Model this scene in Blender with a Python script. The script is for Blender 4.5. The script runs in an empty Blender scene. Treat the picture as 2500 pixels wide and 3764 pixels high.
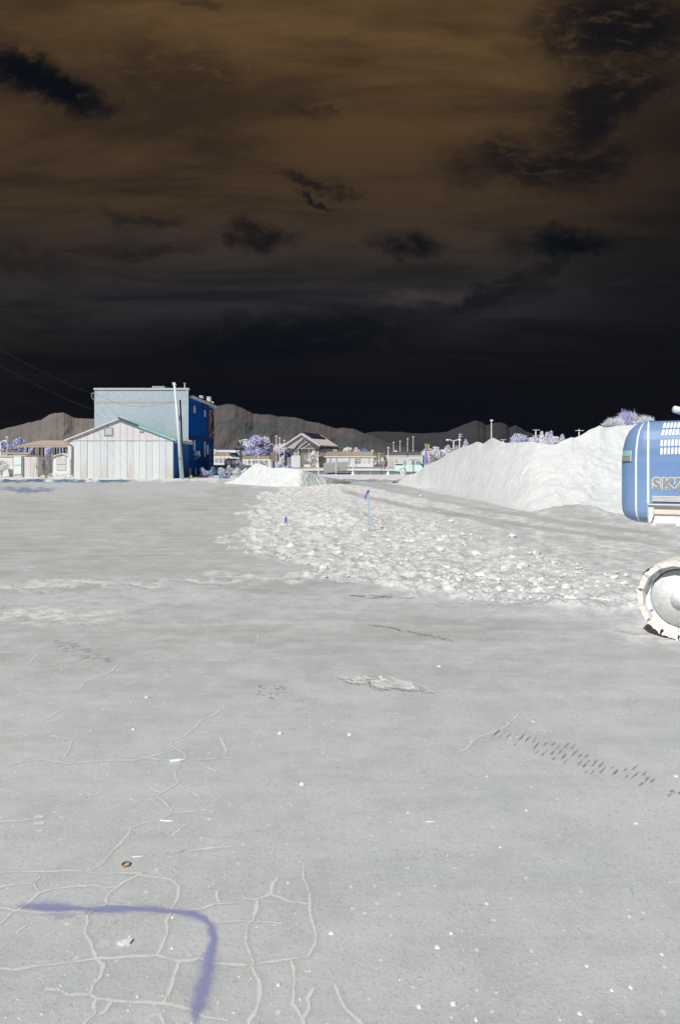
import bpy, math, random
import numpy as np
from mathutils import Vector, Matrix
random.seed(7); np.random.seed(7)
sc = bpy.context.scene
COL = sc.collection
R = math.radians

# ------------------------------------------------------------------ camera, sky, sun, exposure
EYE = 1.7          # eye height in metres
F = 2500.0         # focal length in photo pixels (photo is 2500 wide)
HY = 1696.0        # photo row of the horizon
cd = bpy.data.cameras.new('camera'); cam = bpy.data.objects.new('camera', cd); COL.objects.link(cam)
cam.location = (0, 0, EYE); cam.rotation_euler = (R(90), 0, 0)
cd.sensor_fit = 'HORIZONTAL'; cd.sensor_width = 24; cd.lens = 24
cd.shift_y = -(1882 - HY) / 2500; cd.clip_start = 0.05; cd.clip_end = 60000
sc.camera = cam
sc.view_settings.view_transform = 'Standard'; sc.view_settings.look = 'None'
sc.view_settings.exposure = 0.15; sc.view_settings.gamma = 1.0; sc.view_settings.use_curve_mapping = False

SUN_AZ, SUN_EL = 34, 45    # the light comes from behind the camera
sl = bpy.data.lights.new('sun', 'SUN'); sl.energy = 4.0; sl.angle = R(0.6); sl.color = (1.0, 0.995, 0.985)
so = bpy.data.objects.new('sun', sl); COL.objects.link(so)
to_sun = Vector((-math.sin(R(SUN_AZ)) * math.cos(R(SUN_EL)), -math.cos(R(SUN_AZ)) * math.cos(R(SUN_EL)), math.sin(R(SUN_EL))))
so.rotation_euler = to_sun.to_track_quat('Z', 'Y').to_euler(); so.location = to_sun * 50

def lin(c):
    c = c / 255.0
    return c / 12.92 if c <= 0.04045 else ((c + 0.055) / 1.055) ** 2.4
def C(r, g, b, k=1.0):
    return tuple(min(0.86, lin(v) / k) for v in (r, g, b)) + (1.0,)

class NT:
    """small wrapper that wires shader nodes"""
    def __init__(s, tree): s.t = tree; s.n = tree.nodes; s.l = tree.links
    def new(s, kind, **kw):
        n = s.n.new(kind)
        for k, v in kw.items(): setattr(n, k, v)
        return n
    def put(s, sock, v):
        if isinstance(v, bpy.types.NodeSocket): s.l.new(v, sock)
        elif v is not None: sock.default_value = v
    def math(s, op, a, b=None, c=None, clamp=False):
        n = s.new('ShaderNodeMath', operation=op, use_clamp=clamp)
        for i, v in enumerate((a, b, c)): s.put(n.inputs[i], v)
        return n.outputs[0]
    def vmath(s, op, a, b=None):
        n = s.new('ShaderNodeVectorMath', operation=op)
        s.put(n.inputs[0], a); s.put(n.inputs[1], b)
        return n.outputs['Value'] if op in ('LENGTH', 'DOT_PRODUCT') else n.outputs[0]
    def noise(s, vec, scale, detail=4, rough=0.55, distort=0.0, col=False):
        n = s.new('ShaderNodeTexNoise'); s.put(n.inputs['Vector'], vec)
        n.inputs['Scale'].default_value = scale; n.inputs['Detail'].default_value = detail
        n.inputs['Roughness'].default_value = rough; n.inputs['Distortion'].default_value = distort
        return n.outputs['Color'] if col else n.outputs['Fac']
    def rng(s, v, a, b, c=0.0, d=1.0, smooth=True):
        n = s.new('ShaderNodeMapRange', interpolation_type='SMOOTHSTEP' if smooth else 'LINEAR')
        s.put(n.inputs['Value'], v)
        for k, x in zip(('From Min', 'From Max', 'To Min', 'To Max'), (a, b, c, d)): n.inputs[k].default_value = x
        return n.outputs['Result']
    def mix(s, f, a, b, mode='MIX'):
        n = s.new('ShaderNodeMix', data_type='RGBA', blend_type=mode)
        s.put(n.inputs['Factor'], f); s.put(n.inputs['A'], a) if False else None
        for sk in n.inputs:
            if sk.type == 'RGBA' and sk.name == 'A': s.put(sk, a)
            if sk.type == 'RGBA' and sk.name == 'B': s.put(sk, b)
        for sk in n.inputs:
            if sk.name == 'Factor' and sk.type == 'VALUE': s.put(sk, f)
        return [o for o in n.outputs if o.type == 'RGBA'][0]
    def ramp(s, f, stops):
        n = s.new('ShaderNodeValToRGB'); e = n.color_ramp.elements
        while len(e) < len(stops): e.new(0.5)
        for el, (p, c) in zip(e, stops): el.position = p; el.color = c
        s.put(n.inputs[0], f); return n.outputs[0]
    def mapping(s, vec, loc=(0, 0, 0), rot=(0, 0, 0), scale=(1, 1, 1), kind='POINT'):
        n = s.new('ShaderNodeMapping', vector_type=kind); s.put(n.inputs[0], vec)
        for i, v in ((1, loc), (2, rot), (3, scale)):
            if i in range(len(n.inputs)): n.inputs[i].default_value = v
        return n.outputs[0]

# the sky: lighter brown overhead, nearly black low down, streaky darker clouds
w = bpy.data.worlds.new('World'); sc.world = w; w.use_nodes = True
t = NT(w.node_tree); bg = t.n['Background']
gen = t.new('ShaderNodeTexCoord').outputs['Generated']
sep = t.new('ShaderNodeSeparateXYZ'); t.put(sep.inputs[0], gen)
dx, dy, dz = sep.outputs
ay = t.math('MAXIMUM', t.math('ABSOLUTE', dy), 0.15)
comb = t.new('ShaderNodeCombineXYZ')
t.put(comb.inputs[0], t.math('DIVIDE', dx, ay)); t.put(comb.inputs[1], t.math('DIVIDE', dz, ay))
uv = comb.outputs[0]
sv = t.new('ShaderNodeSeparateXYZ'); t.put(sv.inputs[0], uv)
u_, v_ = sv.outputs[0], sv.outputs[1]
# flatter noise low in the sky: seen along a flat cloud deck
plan = t.new('ShaderNodeCombineXYZ'); den = t.math('ADD', t.math('MAXIMUM', dz, 0.0), 0.12)
t.put(plan.inputs[0], t.math('DIVIDE', dx, den)); t.put(plan.inputs[1], t.math('DIVIDE', dy, den))
deck = plan.outputs[0]
base = t.ramp(t.math('MULTIPLY', v_, 1.25, clamp=True), [
    (0.0, C(14, 16, 25)), (0.12, C(16, 17, 24)), (0.21, C(25, 24, 29)), (0.30, C(47, 46, 49)), (0.40, C(58, 49, 43)), (0.48, C(66, 52, 39)),
    (0.60, C(78, 60, 41)), (0.76, C(95, 73, 48)), (0.87, C(102, 79, 50)), (1.0, C(106, 80, 52))])
# darker towards the right and a little in the far left
rt = t.rng(t.math('SUBTRACT', u_, t.math('MULTIPLY', v_, 0.25)), 0.06, 0.54)
base = t.mix(t.math('MULTIPLY', rt, 0.80), base, C(17, 18, 22))
lf = t.rng(u_, -0.2, -0.65)
base = t.mix(t.math('MULTIPLY', lf, 0.25), base, C(48, 42, 34))
warp = t.vmath('MULTIPLY', t.vmath('SUBTRACT', t.noise(uv, 8, 9, 0.68, col=True), (0.5, 0.5, 0.5)), (0.20, 0.11, 0))
wv = t.vmath('ADD', uv, warp)
el = []
def cloud(cx, cy, rx, ry, ang, st):      # numbers read off a 1568-wide view of the upper photo
    k = 2500 / 1568
    m = t.mapping(wv, ((cx * k - 1250) / F, (HY - cy * k) / F, 0), (0, 0, R(-ang)), (rx * k / F * 1.35, ry * k / F * 1.35, 1), 'TEXTURE')
    el.append(t.math('MULTIPLY', t.rng(t.vmath('LENGTH', m), 1.5, 0.3), st))
for a in [(90, 190, 190, 42, 20, 1.0), (150, 90, 260, 30, 14, .35), (40, 130, 110, 40, 25, .5), (390, 190, 190, 95, 10, .62), (690, 262, 65, 14, 18, .6), (430, 5, 90, 16, 0, .6),
          (1440, 60, 190, 95, 0, .95), (1400, 240, 180, 80, -30, .9), (1270, 370, 190, 55, 0, .85), (300, 250, 200, 40, 10, .4), (500, 650, 500, 30, -4, .35), (1180, 110, 60, 25, 20, .4),
          (610, 540, 60, 26, 10, .85), (950, 565, 70, 28, 5, .9), (1310, 572, 115, 32, 3, 1.0), (1200, 640, 210, 24, -22, .7),
          (330, 495, 60, 13, 0, .6), (345, 575, 100, 14, 0, .6), (660, 785, 260, 55, -8, .9), (1480, 650, 170, 70, 0, .5),
          (705, 410, 70, 10, 15, .75), (705, 443, 40, 8, 22, .8), (790, 442, 40, 6, 12, .6), (60, 600, 120, 45, 10, .5), (200, 905, 260, 22, 0, .5),
          (1310, 765, 130, 12, -4, .6), (120, 725, 130, 12, 0, .4)]:
    cloud(*a)
cm = el[0]
for e in el[1:]: cm = t.math('MAXIMUM', cm, e)
streak = t.noise(t.mapping(deck, rot=(0, 0, 0.35), scale=(0.55, 1.6, 1)), 1.6, 9, 0.62, 0.4)
fine = t.noise(t.mapping(uv, rot=(0, 0, 0.2), scale=(1, 2.2, 1)), 22, 7, 0.65, 0.3)
cmask = t.math('MULTIPLY', cm, t.rng(t.math('ADD', t.math('MULTIPLY', streak, 0.35), t.math('MULTIPLY', fine, 0.65)), 0.33, 0.53, 0.36, 1.0))
thin = t.math('MULTIPLY', t.rng(streak, 0.42, 0.64), 0.58)
cmask = t.math('MAXIMUM', cmask, thin)
skyc = t.mix(cmask, base, C(13, 17, 23))
lm = t.mapping(wv, ((960 * 1.594 - 1250) / F, (HY - 682 * 1.594) / F, 0), (0, 0, R(6)), (0.12, 0.016, 1), 'TEXTURE')
skyc = t.mix(t.math('MULTIPLY', t.rng(t.vmath('LENGTH', lm), 1.0, 0.2), t.math('MULTIPLY', fine, 0.8)), skyc, C(74, 64, 66))
t.put(bg.inputs[0], skyc); bg.inputs[1].default_value = 0.9

# ------------------------------------------------------------------ numpy noise
_perm = np.random.RandomState(3).rand(256, 256)
def vnoise(x, y):
    x = np.asarray(x, float); y = np.asarray(y, float)
    xi = np.floor(x).astype(int); yi = np.floor(y).astype(int); fx = x - xi; fy = y - yi
    fx = fx * fx * (3 - 2 * fx); fy = fy * fy * (3 - 2 * fy)
    g = lambda a, b: _perm[a & 255, b & 255]
    return (g(xi, yi) * (1 - fx) + g(xi + 1, yi) * fx) * (1 - fy) + (g(xi, yi + 1) * (1 - fx) + g(xi + 1, yi + 1) * fx) * fy
def fbm(x, y, oct=5, gain=0.5):
    s = 0; a = 1; tot = 0
    for i in range(oct):
        s = s + a * vnoise(x + 17.3 * i, y - 9.1 * i); tot += a; a *= gain; x = x * 2.03; y = y * 2.03
    return s / tot
def sstep(v, a, b):
    q = np.clip((v - a) / (b - a), 0, 1); return q * q * (3 - 2 * q)

# ------------------------------------------------------------------ positions read off the photo
def X(px, d): return (px - 1250) / F * d
def Z(py, d): return EYE - (py - HY) / F * d
def P(px, py, d): return Vector((X(px, d), d, Z(py, d)))
def GD(py): return EYE * F / (py - HY)                 # distance of a ground row
def G(px, py, z=0.0): d = GD(py); return Vector((X(px, d), d, z))

# ------------------------------------------------------------------ materials
MATS = {}
def mat(name, col, rough=0.85, var=0.12, scale=3.0, bump=0.0, bscale=40.0, dirt=None, dirt_amt=0.0, metal=0.0, streak=False):
    if name in MATS: return MATS[name]
    m = bpy.data.materials.new(name); m.use_nodes = True; t = NT(m.node_tree); b = t.n['Principled BSDF']
    if len(col) == 3: col = col + (1,)
    oc = t.new('ShaderNodeTexCoord').outputs['Object']
    vec = t.mapping(oc, scale=(1, 1, 0.12)) if streak else oc
    n = t.noise(vec, scale, 6, 0.6)
    lo = tuple(max(0, c * (1 - var)) for c in col[:3]) + (1,); hi = tuple(min(0.9, c * (1 + var)) for c in col[:3]) + (1,)
    c = t.mix(t.rng(n, 0.3, 0.7), lo, hi)
    if dirt:
        if len(dirt) == 3: dirt = dirt + (1,)
        c = t.mix(t.math('MULTIPLY', t.rng(t.noise(vec, scale * 2.3, 8, 0.65), 0.45, 0.7), dirt_amt), c, dirt)
    t.put(b.inputs['Base Color'], c); b.inputs['Roughness'].default_value = rough; b.inputs['Metallic'].default_value = metal
    b.inputs['Specular IOR Level'].default_value = 0.25 if rough > 0.6 else 0.5
    if bump:
        bn = t.new('ShaderNodeBump'); bn.inputs['Strength'].default_value = bump; bn.inputs['Distance'].default_value = 0.02
        t.put(bn.inputs['Height'], t.noise(oc, bscale, 6, 0.65)); t.put(b.inputs['Normal'], bn.outputs[0])
    MATS[name] = m; return m

# ------------------------------------------------------------------ mesh builder
class MB:
    def __init__(s): s.v = []; s.f = []
    def add(s, vs, fs):
        o = len(s.v); s.v += [tuple(p) for p in vs]; s.f += [tuple(i + o for i in f) for f in fs]; return s
    def box(s, a, b):
        x0, y0, z0 = a; x1, y1, z1 = b
        return s.add([(x0, y0, z0), (x1, y0, z0), (x1, y1, z0), (x0, y1, z0), (x0, y0, z1), (x1, y0, z1), (x1, y1, z1), (x0, y1, z1)],
                     [(3, 2, 1, 0), (4, 5, 6, 7), (0, 1, 5, 4), (1, 2, 6, 5), (2, 3, 7, 6), (3, 0, 4, 7)])
    def prism(s, poly, ext):           # polygon of 3D points (counter-clockwise seen against ext) extruded by the vector ext
        n = len(poly); e = Vector(ext); a = [Vector(p) for p in poly]
        return s.add(a + [p + e for p in a], [tuple(range(n))[::-1], tuple(range(n, 2 * n))] + [(i, (i + 1) % n, n + (i + 1) % n, n + i) for i in range(n)])
    def tube(s, pts, r, n=8, cap=True):
        pts = [Vector(p) for p in pts]; rs = r if isinstance(r, (list, tuple)) else [r] * len(pts); rings = []
        for i, p in enumerate(pts):
            d = (pts[min(i + 1, len(pts) - 1)] - pts[max(i - 1, 0)]).normalized()
            u = d.cross(Vector((0.13, 0.21, 1)) if abs(d.z) < 0.95 else Vector((1, 0.1, 0))).normalized(); v = d.cross(u)
            rings.append([p + (u * math.cos(q) + v * math.sin(q)) * rs[i] for q in (2 * math.pi * k / n for k in range(n))])
        fs = [(i * n + k, i * n + (k + 1) % n, (i + 1) * n + (k + 1) % n, (i + 1) * n + k) for i in range(len(pts) - 1) for k in range(n)]
        if cap: fs += [tuple(range(n))[::-1], tuple(range((len(pts) - 1) * n, len(pts) * n))]
        return s.add([p for q in rings for p in q], fs)
    def grid(s, pts, nu, nv):          # pts listed row by row, nu rows of nv
        return s.add(pts, [(i * nv + j, i * nv + j + 1, (i + 1) * nv + j + 1, (i + 1) * nv + j) for i in range(nu - 1) for j in range(nv - 1)])
    def quad(s, *p): return s.add(p, [(0, 1, 2, 3)])
    def rock(s, c, r, seed=0, flat=0.7):
        rr = random.Random(seed); n, m = 7, 4; vs = []
        for i in range(m + 1):
            ph = math.pi * i / m
            for k in range(n):
                q = r * (0.75 + 0.5 * rr.random()); a = 2 * math.pi * (k + 0.3 * rr.random()) / n
                vs.append((c[0] + q * math.sin(ph) * math.cos(a), c[1] + q * math.sin(ph) * math.sin(a), c[2] + q * flat * math.cos(ph)))
        return s.add(vs, [(i * n + k, (i + 1) * n + k, (i + 1) * n + (k + 1) % n, i * n + (k + 1) % n) for i in range(m) for k in range(n)])
    def mesh(s, name, m, smooth=False):
        me = bpy.data.meshes.new(name); me.from_pydata(s.v, [], s.f)
        if m: me.materials.append(m)
        if smooth: me.polygons.foreach_set('use_smooth', [True] * len(me.polygons))
        me.update(); return me
    def build(s, name, m, parent=None, loc=None, smooth=False):
        o = bpy.data.objects.new(name, s.mesh(name, m, smooth)); COL.objects.link(o)
        if parent: o.parent = parent
        if loc is not None: o.location = loc
        return o
def tag(o, label=None, cat=None, group=None, kind=None):
    for k, v in (('label', label), ('category', cat), ('group', group), ('kind', kind)):
        if v: o[k] = v
    return o
def empty(name, loc, label=None, cat=None, group=None, rz=0.0):
    o = bpy.data.objects.new(name, None); COL.objects.link(o); o.location = loc; o.rotation_euler = (0, 0, rz)
    o.empty_display_size = 0.2
    return tag(o, label, cat, group)
def part(name, m, parent, fn, smooth=False):
    b = MB(); fn(b); return b.build(name, m, parent, smooth=smooth)
def copy_part(o, parent, loc=None, rot=None):
    c = o.copy(); COL.objects.link(c); c.parent = parent
    if loc is not None: c.location = loc
    if rot is not None: c.rotation_euler = rot
    return c

# ------------------------------------------------------------------ the ground
def ground_masks(px, py):
    """where pale loose dirt with a painted shadow, blue dirt with a painted sunlit strip, and warm stains lie, traced in photo pixels"""
    n1 = fbm(px / 90, py / 22, 5) - 0.5; n2 = fbm(px / 30 + 40, py / 9, 4) - 0.5; n3 = fbm(px / 300 + 7, py / 60, 4) - 0.5
    def band(xs, ys, half, soft):                      # a band round a centre line y(x)
        return 1 - sstep(np.abs(py + 60 * n1 * np.clip((py - 1740) / 300, 0.05, 1) - np.interp(px, xs, ys)), half * 0.5, half + soft)
    # central rubble: between a left edge x(y) and a right edge x(y)
    yy = [1765, 1800, 1850, 1900, 1960, 2010, 2060, 2110, 2160, 2200, 2240, 2300]
    L = np.interp(py, yy, [1010, 960, 900, 880, 855, 880, 1010, 1180, 1420, 1640, 1960, 2350])
    Rr = np.interp(py, yy, [1230, 1270, 1330, 1390, 1480, 1640, 1830, 2010, 2180, 2360, 2560, 2700])
    e = 330 * n1 + 160 * n2
    rub = sstep(px + e, L - 30, L + 90) * (1 - sstep(px + e * 1.5, Rr - 60, Rr + 420)) * sstep(py, 1765, 1790) * (1 - sstep(py, 2230, 2290))
    mid = sstep(px + e, L, L + 120) * sstep(py, 1760, 1785) * (1 - sstep(py + 60 * n1, 2190, 2250))
    dust_shade = np.maximum(rub * (0.55 + 0.9 * (n2 + 0.45)), mid * np.clip(0.46 + 1.1 * n1 + 0.7 * n2, 0, 1))
    dust_shade = np.maximum(dust_shade, (1 - sstep(py + 26 * n2, 1763, 1773)))
    far_r = (1 - sstep(np.abs(py - 1757) + 12 * n2, 6, 12)) * sstep(px, 1150, 1260); dust_shade = np.maximum(dust_shade, far_r)
    dust_shade = np.maximum(dust_shade, 1.0 * np.exp(-(((px - 170) / 330) ** 2 + ((py - 2262) / 42) ** 2) * 1.2) * (0.7 + 1.3 * n1))
    dust_shade = np.maximum(dust_shade, 0.62 * band([0, 500, 1050, 1300], [2155, 2140, 2124, 2128], 6, 9) * (px < 1350))
    dust_shade = np.maximum(dust_shade, 1.0 * np.exp(-(((px - 800) / 60) ** 2 + ((py - 2105) / 9) ** 2)) * (0.8 + n2))
    dust_shade = np.maximum(dust_shade, 0.75 * sstep(np.exp(-(((px - 1430) / 150) ** 2 + ((py - 2520 - (px - 1430) * 0.14) / 24) ** 2)) + 1.1 * n2, 0.35, 0.8))
    dust_shade = np.maximum(dust_shade, 0.9 * np.exp(-(((px - 2440) / 190) ** 2 + ((py - 2320) / 55) ** 2)))  # excavator's cast shadow painted inverted, as a pale patch
    dust_shade = np.maximum(dust_shade, 0.7 * np.exp(-(((px - 2080) / 160) ** 2 + ((py - 2240) / 16) ** 2)) * (0.7 + n1))
    dust_shade = np.maximum(dust_shade, 0.3 * np.clip(n3 * 2.4 + n1 * 0.8 - 0.25, 0, 1) * (1 - sstep(py, 2350, 2600)))
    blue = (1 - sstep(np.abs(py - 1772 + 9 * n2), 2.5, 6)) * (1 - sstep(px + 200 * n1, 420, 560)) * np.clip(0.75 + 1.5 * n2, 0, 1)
    blue = np.maximum(blue, 0.62 * (1 - sstep(np.abs(py - 1799 - 26 * n1 - 16 * n2), 3, 20)) * (1 - sstep(px + 260 * n1 + 120 * n2, 170, 330)) * (0.9 + n1))  # sunlit strip painted into the ground as inverted blue
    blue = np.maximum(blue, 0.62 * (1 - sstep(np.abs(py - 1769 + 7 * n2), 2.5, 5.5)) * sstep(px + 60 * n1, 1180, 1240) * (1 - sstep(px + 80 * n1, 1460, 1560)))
    dark = np.clip(sstep(n3 + 0.5 * n1, 0.06, 0.26), 0, 1) * (1 - np.clip(dust_shade, 0, 1))
    dark = np.maximum(dark, 0.8 * np.exp(-(((px - 60) / 170) ** 2 + ((py - 1925) / 20) ** 2)))
    dark = np.maximum(dark, 0.7 * np.exp(-(((px - 800) / 260) ** 2 + ((py - 2060) / 60) ** 2)))
    dark = np.maximum(dark, np.clip(0.75 + 1.6 * n1, 0, 1) * (1 - sstep(px + 260 * n1, 820, 1000)) * sstep(py, 1800, 1850) * (1 - sstep(py + 80 * n1, 2080, 2200)) * (1 - np.clip(dust_shade, 0, 1)))
    dark = np.maximum(dark, np.clip(0.6 + 1.6 * n1 + 1.2 * n3, 0, 1) * sstep(py, 2180, 2300) * (1 - sstep(py + 120 * n3, 2450, 2950)) * (1 - np.clip(dust_shade, 0, 1)))
    trk = 0.0
    for xs, ys in (([1270, 1400, 1600, 1800, 2100, 2500], [1778, 1795, 1835, 1875, 1925, 1975]), ([1350, 1500, 1700, 2000, 2300], [1775, 1800, 1838, 1888, 1922]),
                   ([1560, 1800, 2100, 2500], [1870, 1915, 1960, 2010]), ([1250, 1500, 1700, 1950], [1810, 1865, 1900, 1960])):
        c = np.interp(px, xs, ys)
        trk = np.maximum(trk, (1 - sstep(np.abs(py - c + 14 * n1), 3, 13)) * sstep(px, xs[0] - 40, xs[0] + 40) * (1 - sstep(px, xs[-1] - 150, xs[-1])))
    dark = np.maximum(dark, trk * 0.95)
    return np.clip(dust_shade * (1 - 0.75 * np.clip(trk, 0, 1)), 0, 1), np.clip(blue, 0, 1), np.clip(dark, 0, 1), np.clip(rub, 0, 1)

def make_ground():
    ang = np.concatenate([np.linspace(-180, -36, 30)[:-1], np.linspace(-36, 36, 640), np.linspace(36, 180, 30)[1:-1]])
    rad = np.concatenate([[0.4, 0.9, 1.4], np.exp(np.linspace(math.log(1.8), math.log(110), 620)), np.exp(np.linspace(math.log(115), math.log(30000), 40))])
    A, Rd = np.meshgrid(np.radians(ang), rad)
    x = Rd * np.sin(A); y = Rd * np.cos(A)
    d = np.maximum(y, 0.6); px = 1250 + F * x / d; py = HY + EYE * F / d
    vis = (y > 0.7) & (np.abs(A) < math.radians(50)) & (Rd < 130)
    dust_shade, blue, dark, rub = ground_masks(np.where(vis, px, 0), np.where(vis, py, 2300))
    dust_shade, blue, dark, rub = [np.where(vis, m, 0) for m in (dust_shade, blue, dark, rub)]
    dust_shade = np.where(~vis & (Rd > 60), 0.35, dust_shade)
    z = 0.03 * (fbm(x / 5, y / 5, 3) - 0.5) * np.clip(Rd / 6, 0, 1)
    clod = fbm(x / 0.55, y / 0.75, 5, 0.62) - 0.48
    z = z + rub * (0.09 * clod + 0.03 + 0.16 * np.clip(fbm(x / 0.16, y / 0.22, 3) - 0.5, 0, 1) + 0.10 * np.clip(fbm(x / 0.34 + 9, y / 0.4, 4) - 0.55, 0, 1))
    z = z + np.clip(dust_shade, 0, 1) * 0.05 * (fbm(x / 0.35, y / 0.35, 4) - 0.35) * np.clip((Rd - 6.5) / 4, 0, 1)
    # low heap beside the stake, windrow along the drive
    def heap(cx, cy, rx, ry, h):
        c = G(cx, cy); q = ((x - c.x) / rx) ** 2 + ((y - c.y) / ry) ** 2
        return h * np.exp(-q * 1.4) * (0.75 + 0.6 * (fbm(x / 0.5, y / 0.5, 5, 0.6)))
    z = z + heap(1265, 1925, 0.95, 1.5, 0.30) + heap(1120, 1905, 1.5, 1.6, 0.10) + heap(1000, 1960, 1.2, 0.9, 0.08)
    z = z + heap(1240, 1800, 2.2, 6, 0.22) + heap(2080, 2245, 1.0, 0.35, 0.06) + heap(300, 1772, 6.5, 1.0, 0.12) + heap(60, 1772, 4.5, 1.0, 0.10) + heap(2110, 1893, 1.3, 1.0, 0.32)
    z = z + np.where(vis, (1 - sstep(py, 1752, 1774)) * 0.10 * (fbm(x / 1.5, y / 2, 4)), 0)
    z = z + blue * 0.25 * (fbm(x / 0.4, y / 0.5, 3) - 0.2) * (py < 1782)
    me = bpy.data.meshes.new('ground'); nr, na = x.shape
    co = np.stack([x, y, z], -1).reshape(-1, 3)
    i, j = np.meshgrid(np.arange(nr - 1), np.arange(na), indexing='ij'); j2 = (j + 1) % na
    f = np.stack([i * na + j, i * na + j2, (i + 1) * na + j2, (i + 1) * na + j], -1).reshape(-1, 4)[:, ::-1]
    me.vertices.add(len(co)); me.vertices.foreach_set('co', co.ravel())
    me.loops.add(f.size); me.loops.foreach_set('vertex_index', f.ravel().astype(np.int32))
    me.polygons.add(len(f)); me.polygons.foreach_set('loop_start', np.arange(0, f.size, 4, dtype=np.int32))
    me.update(calc_edges=True); me.polygons.foreach_set('use_smooth', np.ones(len(f), bool))
    at = me.color_attributes.new('dirt', 'FLOAT_COLOR', 'POINT')
    at.data.foreach_set('color', np.stack([dust_shade, blue, dark, rub], -1).reshape(-1, 4).astype(np.float32).ravel())
    o = bpy.data.objects.new('ground', me); COL.objects.link(o); o['kind'] = 'structure'
    o['label'] = 'pale grey dusty cracked asphalt lot with loose whitish dirt'
    m = bpy.data.materials.new('ground_dust'); m.use_nodes = True; t = NT(m.node_tree); b = t.n['Principled BSDF']
    oc = t.new('ShaderNodeTexCoord').outputs['Object']
    ca = t.new('ShaderNodeVertexColor', layer_name='dirt'); s = t.new('ShaderNodeSeparateColor'); t.put(s.inputs[0], ca.outputs[0])
    dst, blu, drk = s.outputs[:3]
    big = t.noise(oc, 0.9, 7, 0.6, 0.5); med = t.noise(oc, 3.2, 12, 0.8); fin = t.noise(oc, 60, 4, 0.7); grit = t.noise(oc, 210, 2, 0.6)
    swp = t.noise(t.mapping(oc, rot=(0, 0, 0.5), scale=(0.35, 2.6, 1)), 1.3, 9, 0.68, 0.6)
    sz_ = t.new('ShaderNodeSeparateXYZ'); t.put(sz_.inputs[0], oc); dfar = t.rng(sz_.outputs[1], 3.2, 7.0, 0.2, 0.8)
    c = t.mix(t.rng(big, 0.3, 0.7), C(180, 186, 188), C(190, 194, 195))
    c = t.mix(t.math('MULTIPLY', t.rng(swp, 0.40, 0.72), 0.55), c, C(168, 174, 179))
    sy = t.new('ShaderNodeSeparateXYZ'); t.put(sy.inputs[0], oc); away = t.rng(sy.outputs[1], 3.0, 11.0, 0.18, 1.0)
    amt = t.math('ADD', 0.2, t.math('MULTIPLY', away, 0.45))
    c = t.mix(t.math('MULTIPLY', t.rng(med, 0.50, 0.60), amt), c, C(203, 205, 205)); c = t.mix(t.math('MULTIPLY', t.rng(med, 0.5, 0.40), amt), c, C(160, 162, 163))
    far = t.noise(t.mapping(oc, rot=(0, 0, 0.15), scale=(0.6, 1, 1)), 0.8, 12, 0.78); c = t.mix(t.math('MULTIPLY', t.math('MULTIPLY', t.rng(far, 0.52, 0.62), away), 0.6), c, C(206, 207, 206)); c = t.mix(t.math('MULTIPLY', t.math('MULTIPLY', t.rng(far, 0.48, 0.39), away), 0.55), c, C(158, 158, 157))
    c = t.mix(t.math('MULTIPLY', t.math('MULTIPLY', drk, dfar), t.rng(t.noise(t.mapping(oc, scale=(0.3, 1.5, 1)), 2.2, 8, 0.7), 0.3, 0.6)), c, C(160, 159, 158))
    c = t.mix(t.math('MULTIPLY', t.rng(fin, 0.52, 0.68), 0.5), c, C(146, 147, 147))
    c = t.mix(t.math('MULTIPLY', t.rng(grit, 0.52, 0.68), 0.55), c, C(210, 211, 210))
    vo = t.new('ShaderNodeTexVoronoi'); t.put(vo.inputs['Vector'], oc); vo.inputs['Scale'].default_value = 21; vo.inputs['Randomness'].default_value = 1
    rare = t.new('ShaderNodeSeparateColor'); t.put(rare.inputs[0], vo.outputs['Color'])
    spot = t.math('MULTIPLY', t.rng(vo.outputs['Distance'], 0.24, 0.12), t.rng(rare.outputs[0], 0.84, 0.9))
    c = t.mix(t.math('MULTIPLY', spot, 0.6), c, C(222, 223, 222))
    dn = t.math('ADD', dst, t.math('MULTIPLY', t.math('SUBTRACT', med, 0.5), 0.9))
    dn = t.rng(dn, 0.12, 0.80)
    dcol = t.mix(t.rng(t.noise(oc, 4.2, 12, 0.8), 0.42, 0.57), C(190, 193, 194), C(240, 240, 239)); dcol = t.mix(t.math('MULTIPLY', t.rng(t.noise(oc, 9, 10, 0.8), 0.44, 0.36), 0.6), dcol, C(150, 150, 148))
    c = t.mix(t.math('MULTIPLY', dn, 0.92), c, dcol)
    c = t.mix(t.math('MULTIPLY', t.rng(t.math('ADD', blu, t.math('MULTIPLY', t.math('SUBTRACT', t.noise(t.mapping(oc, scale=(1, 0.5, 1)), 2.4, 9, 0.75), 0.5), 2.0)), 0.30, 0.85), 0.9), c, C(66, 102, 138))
    t.put(b.inputs['Base Color'], c); b.inputs['Roughness'].default_value = 0.95; b.inputs['Specular IOR Level'].default_value = 0.15
    h = t.math('ADD', t.math('MULTIPLY', med, 0.5), t.math('ADD', t.math('MULTIPLY', fin, 0.16), t.math('MULTIPLY', grit, 0.08)))
    bp = t.new('ShaderNodeBump'); bp.inputs['Strength'].default_value = 0.7; bp.inputs['Distance'].default_value = 0.045
    t.put(bp.inputs['Height'], t.math('MULTIPLY', h, t.math('ADD', 0.35, t.math('MULTIPLY', dst, 2.6)))); t.put(b.inputs['Normal'], bp.outputs[0])
    me.materials.append(m); return o
GROUND = make_ground()

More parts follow.
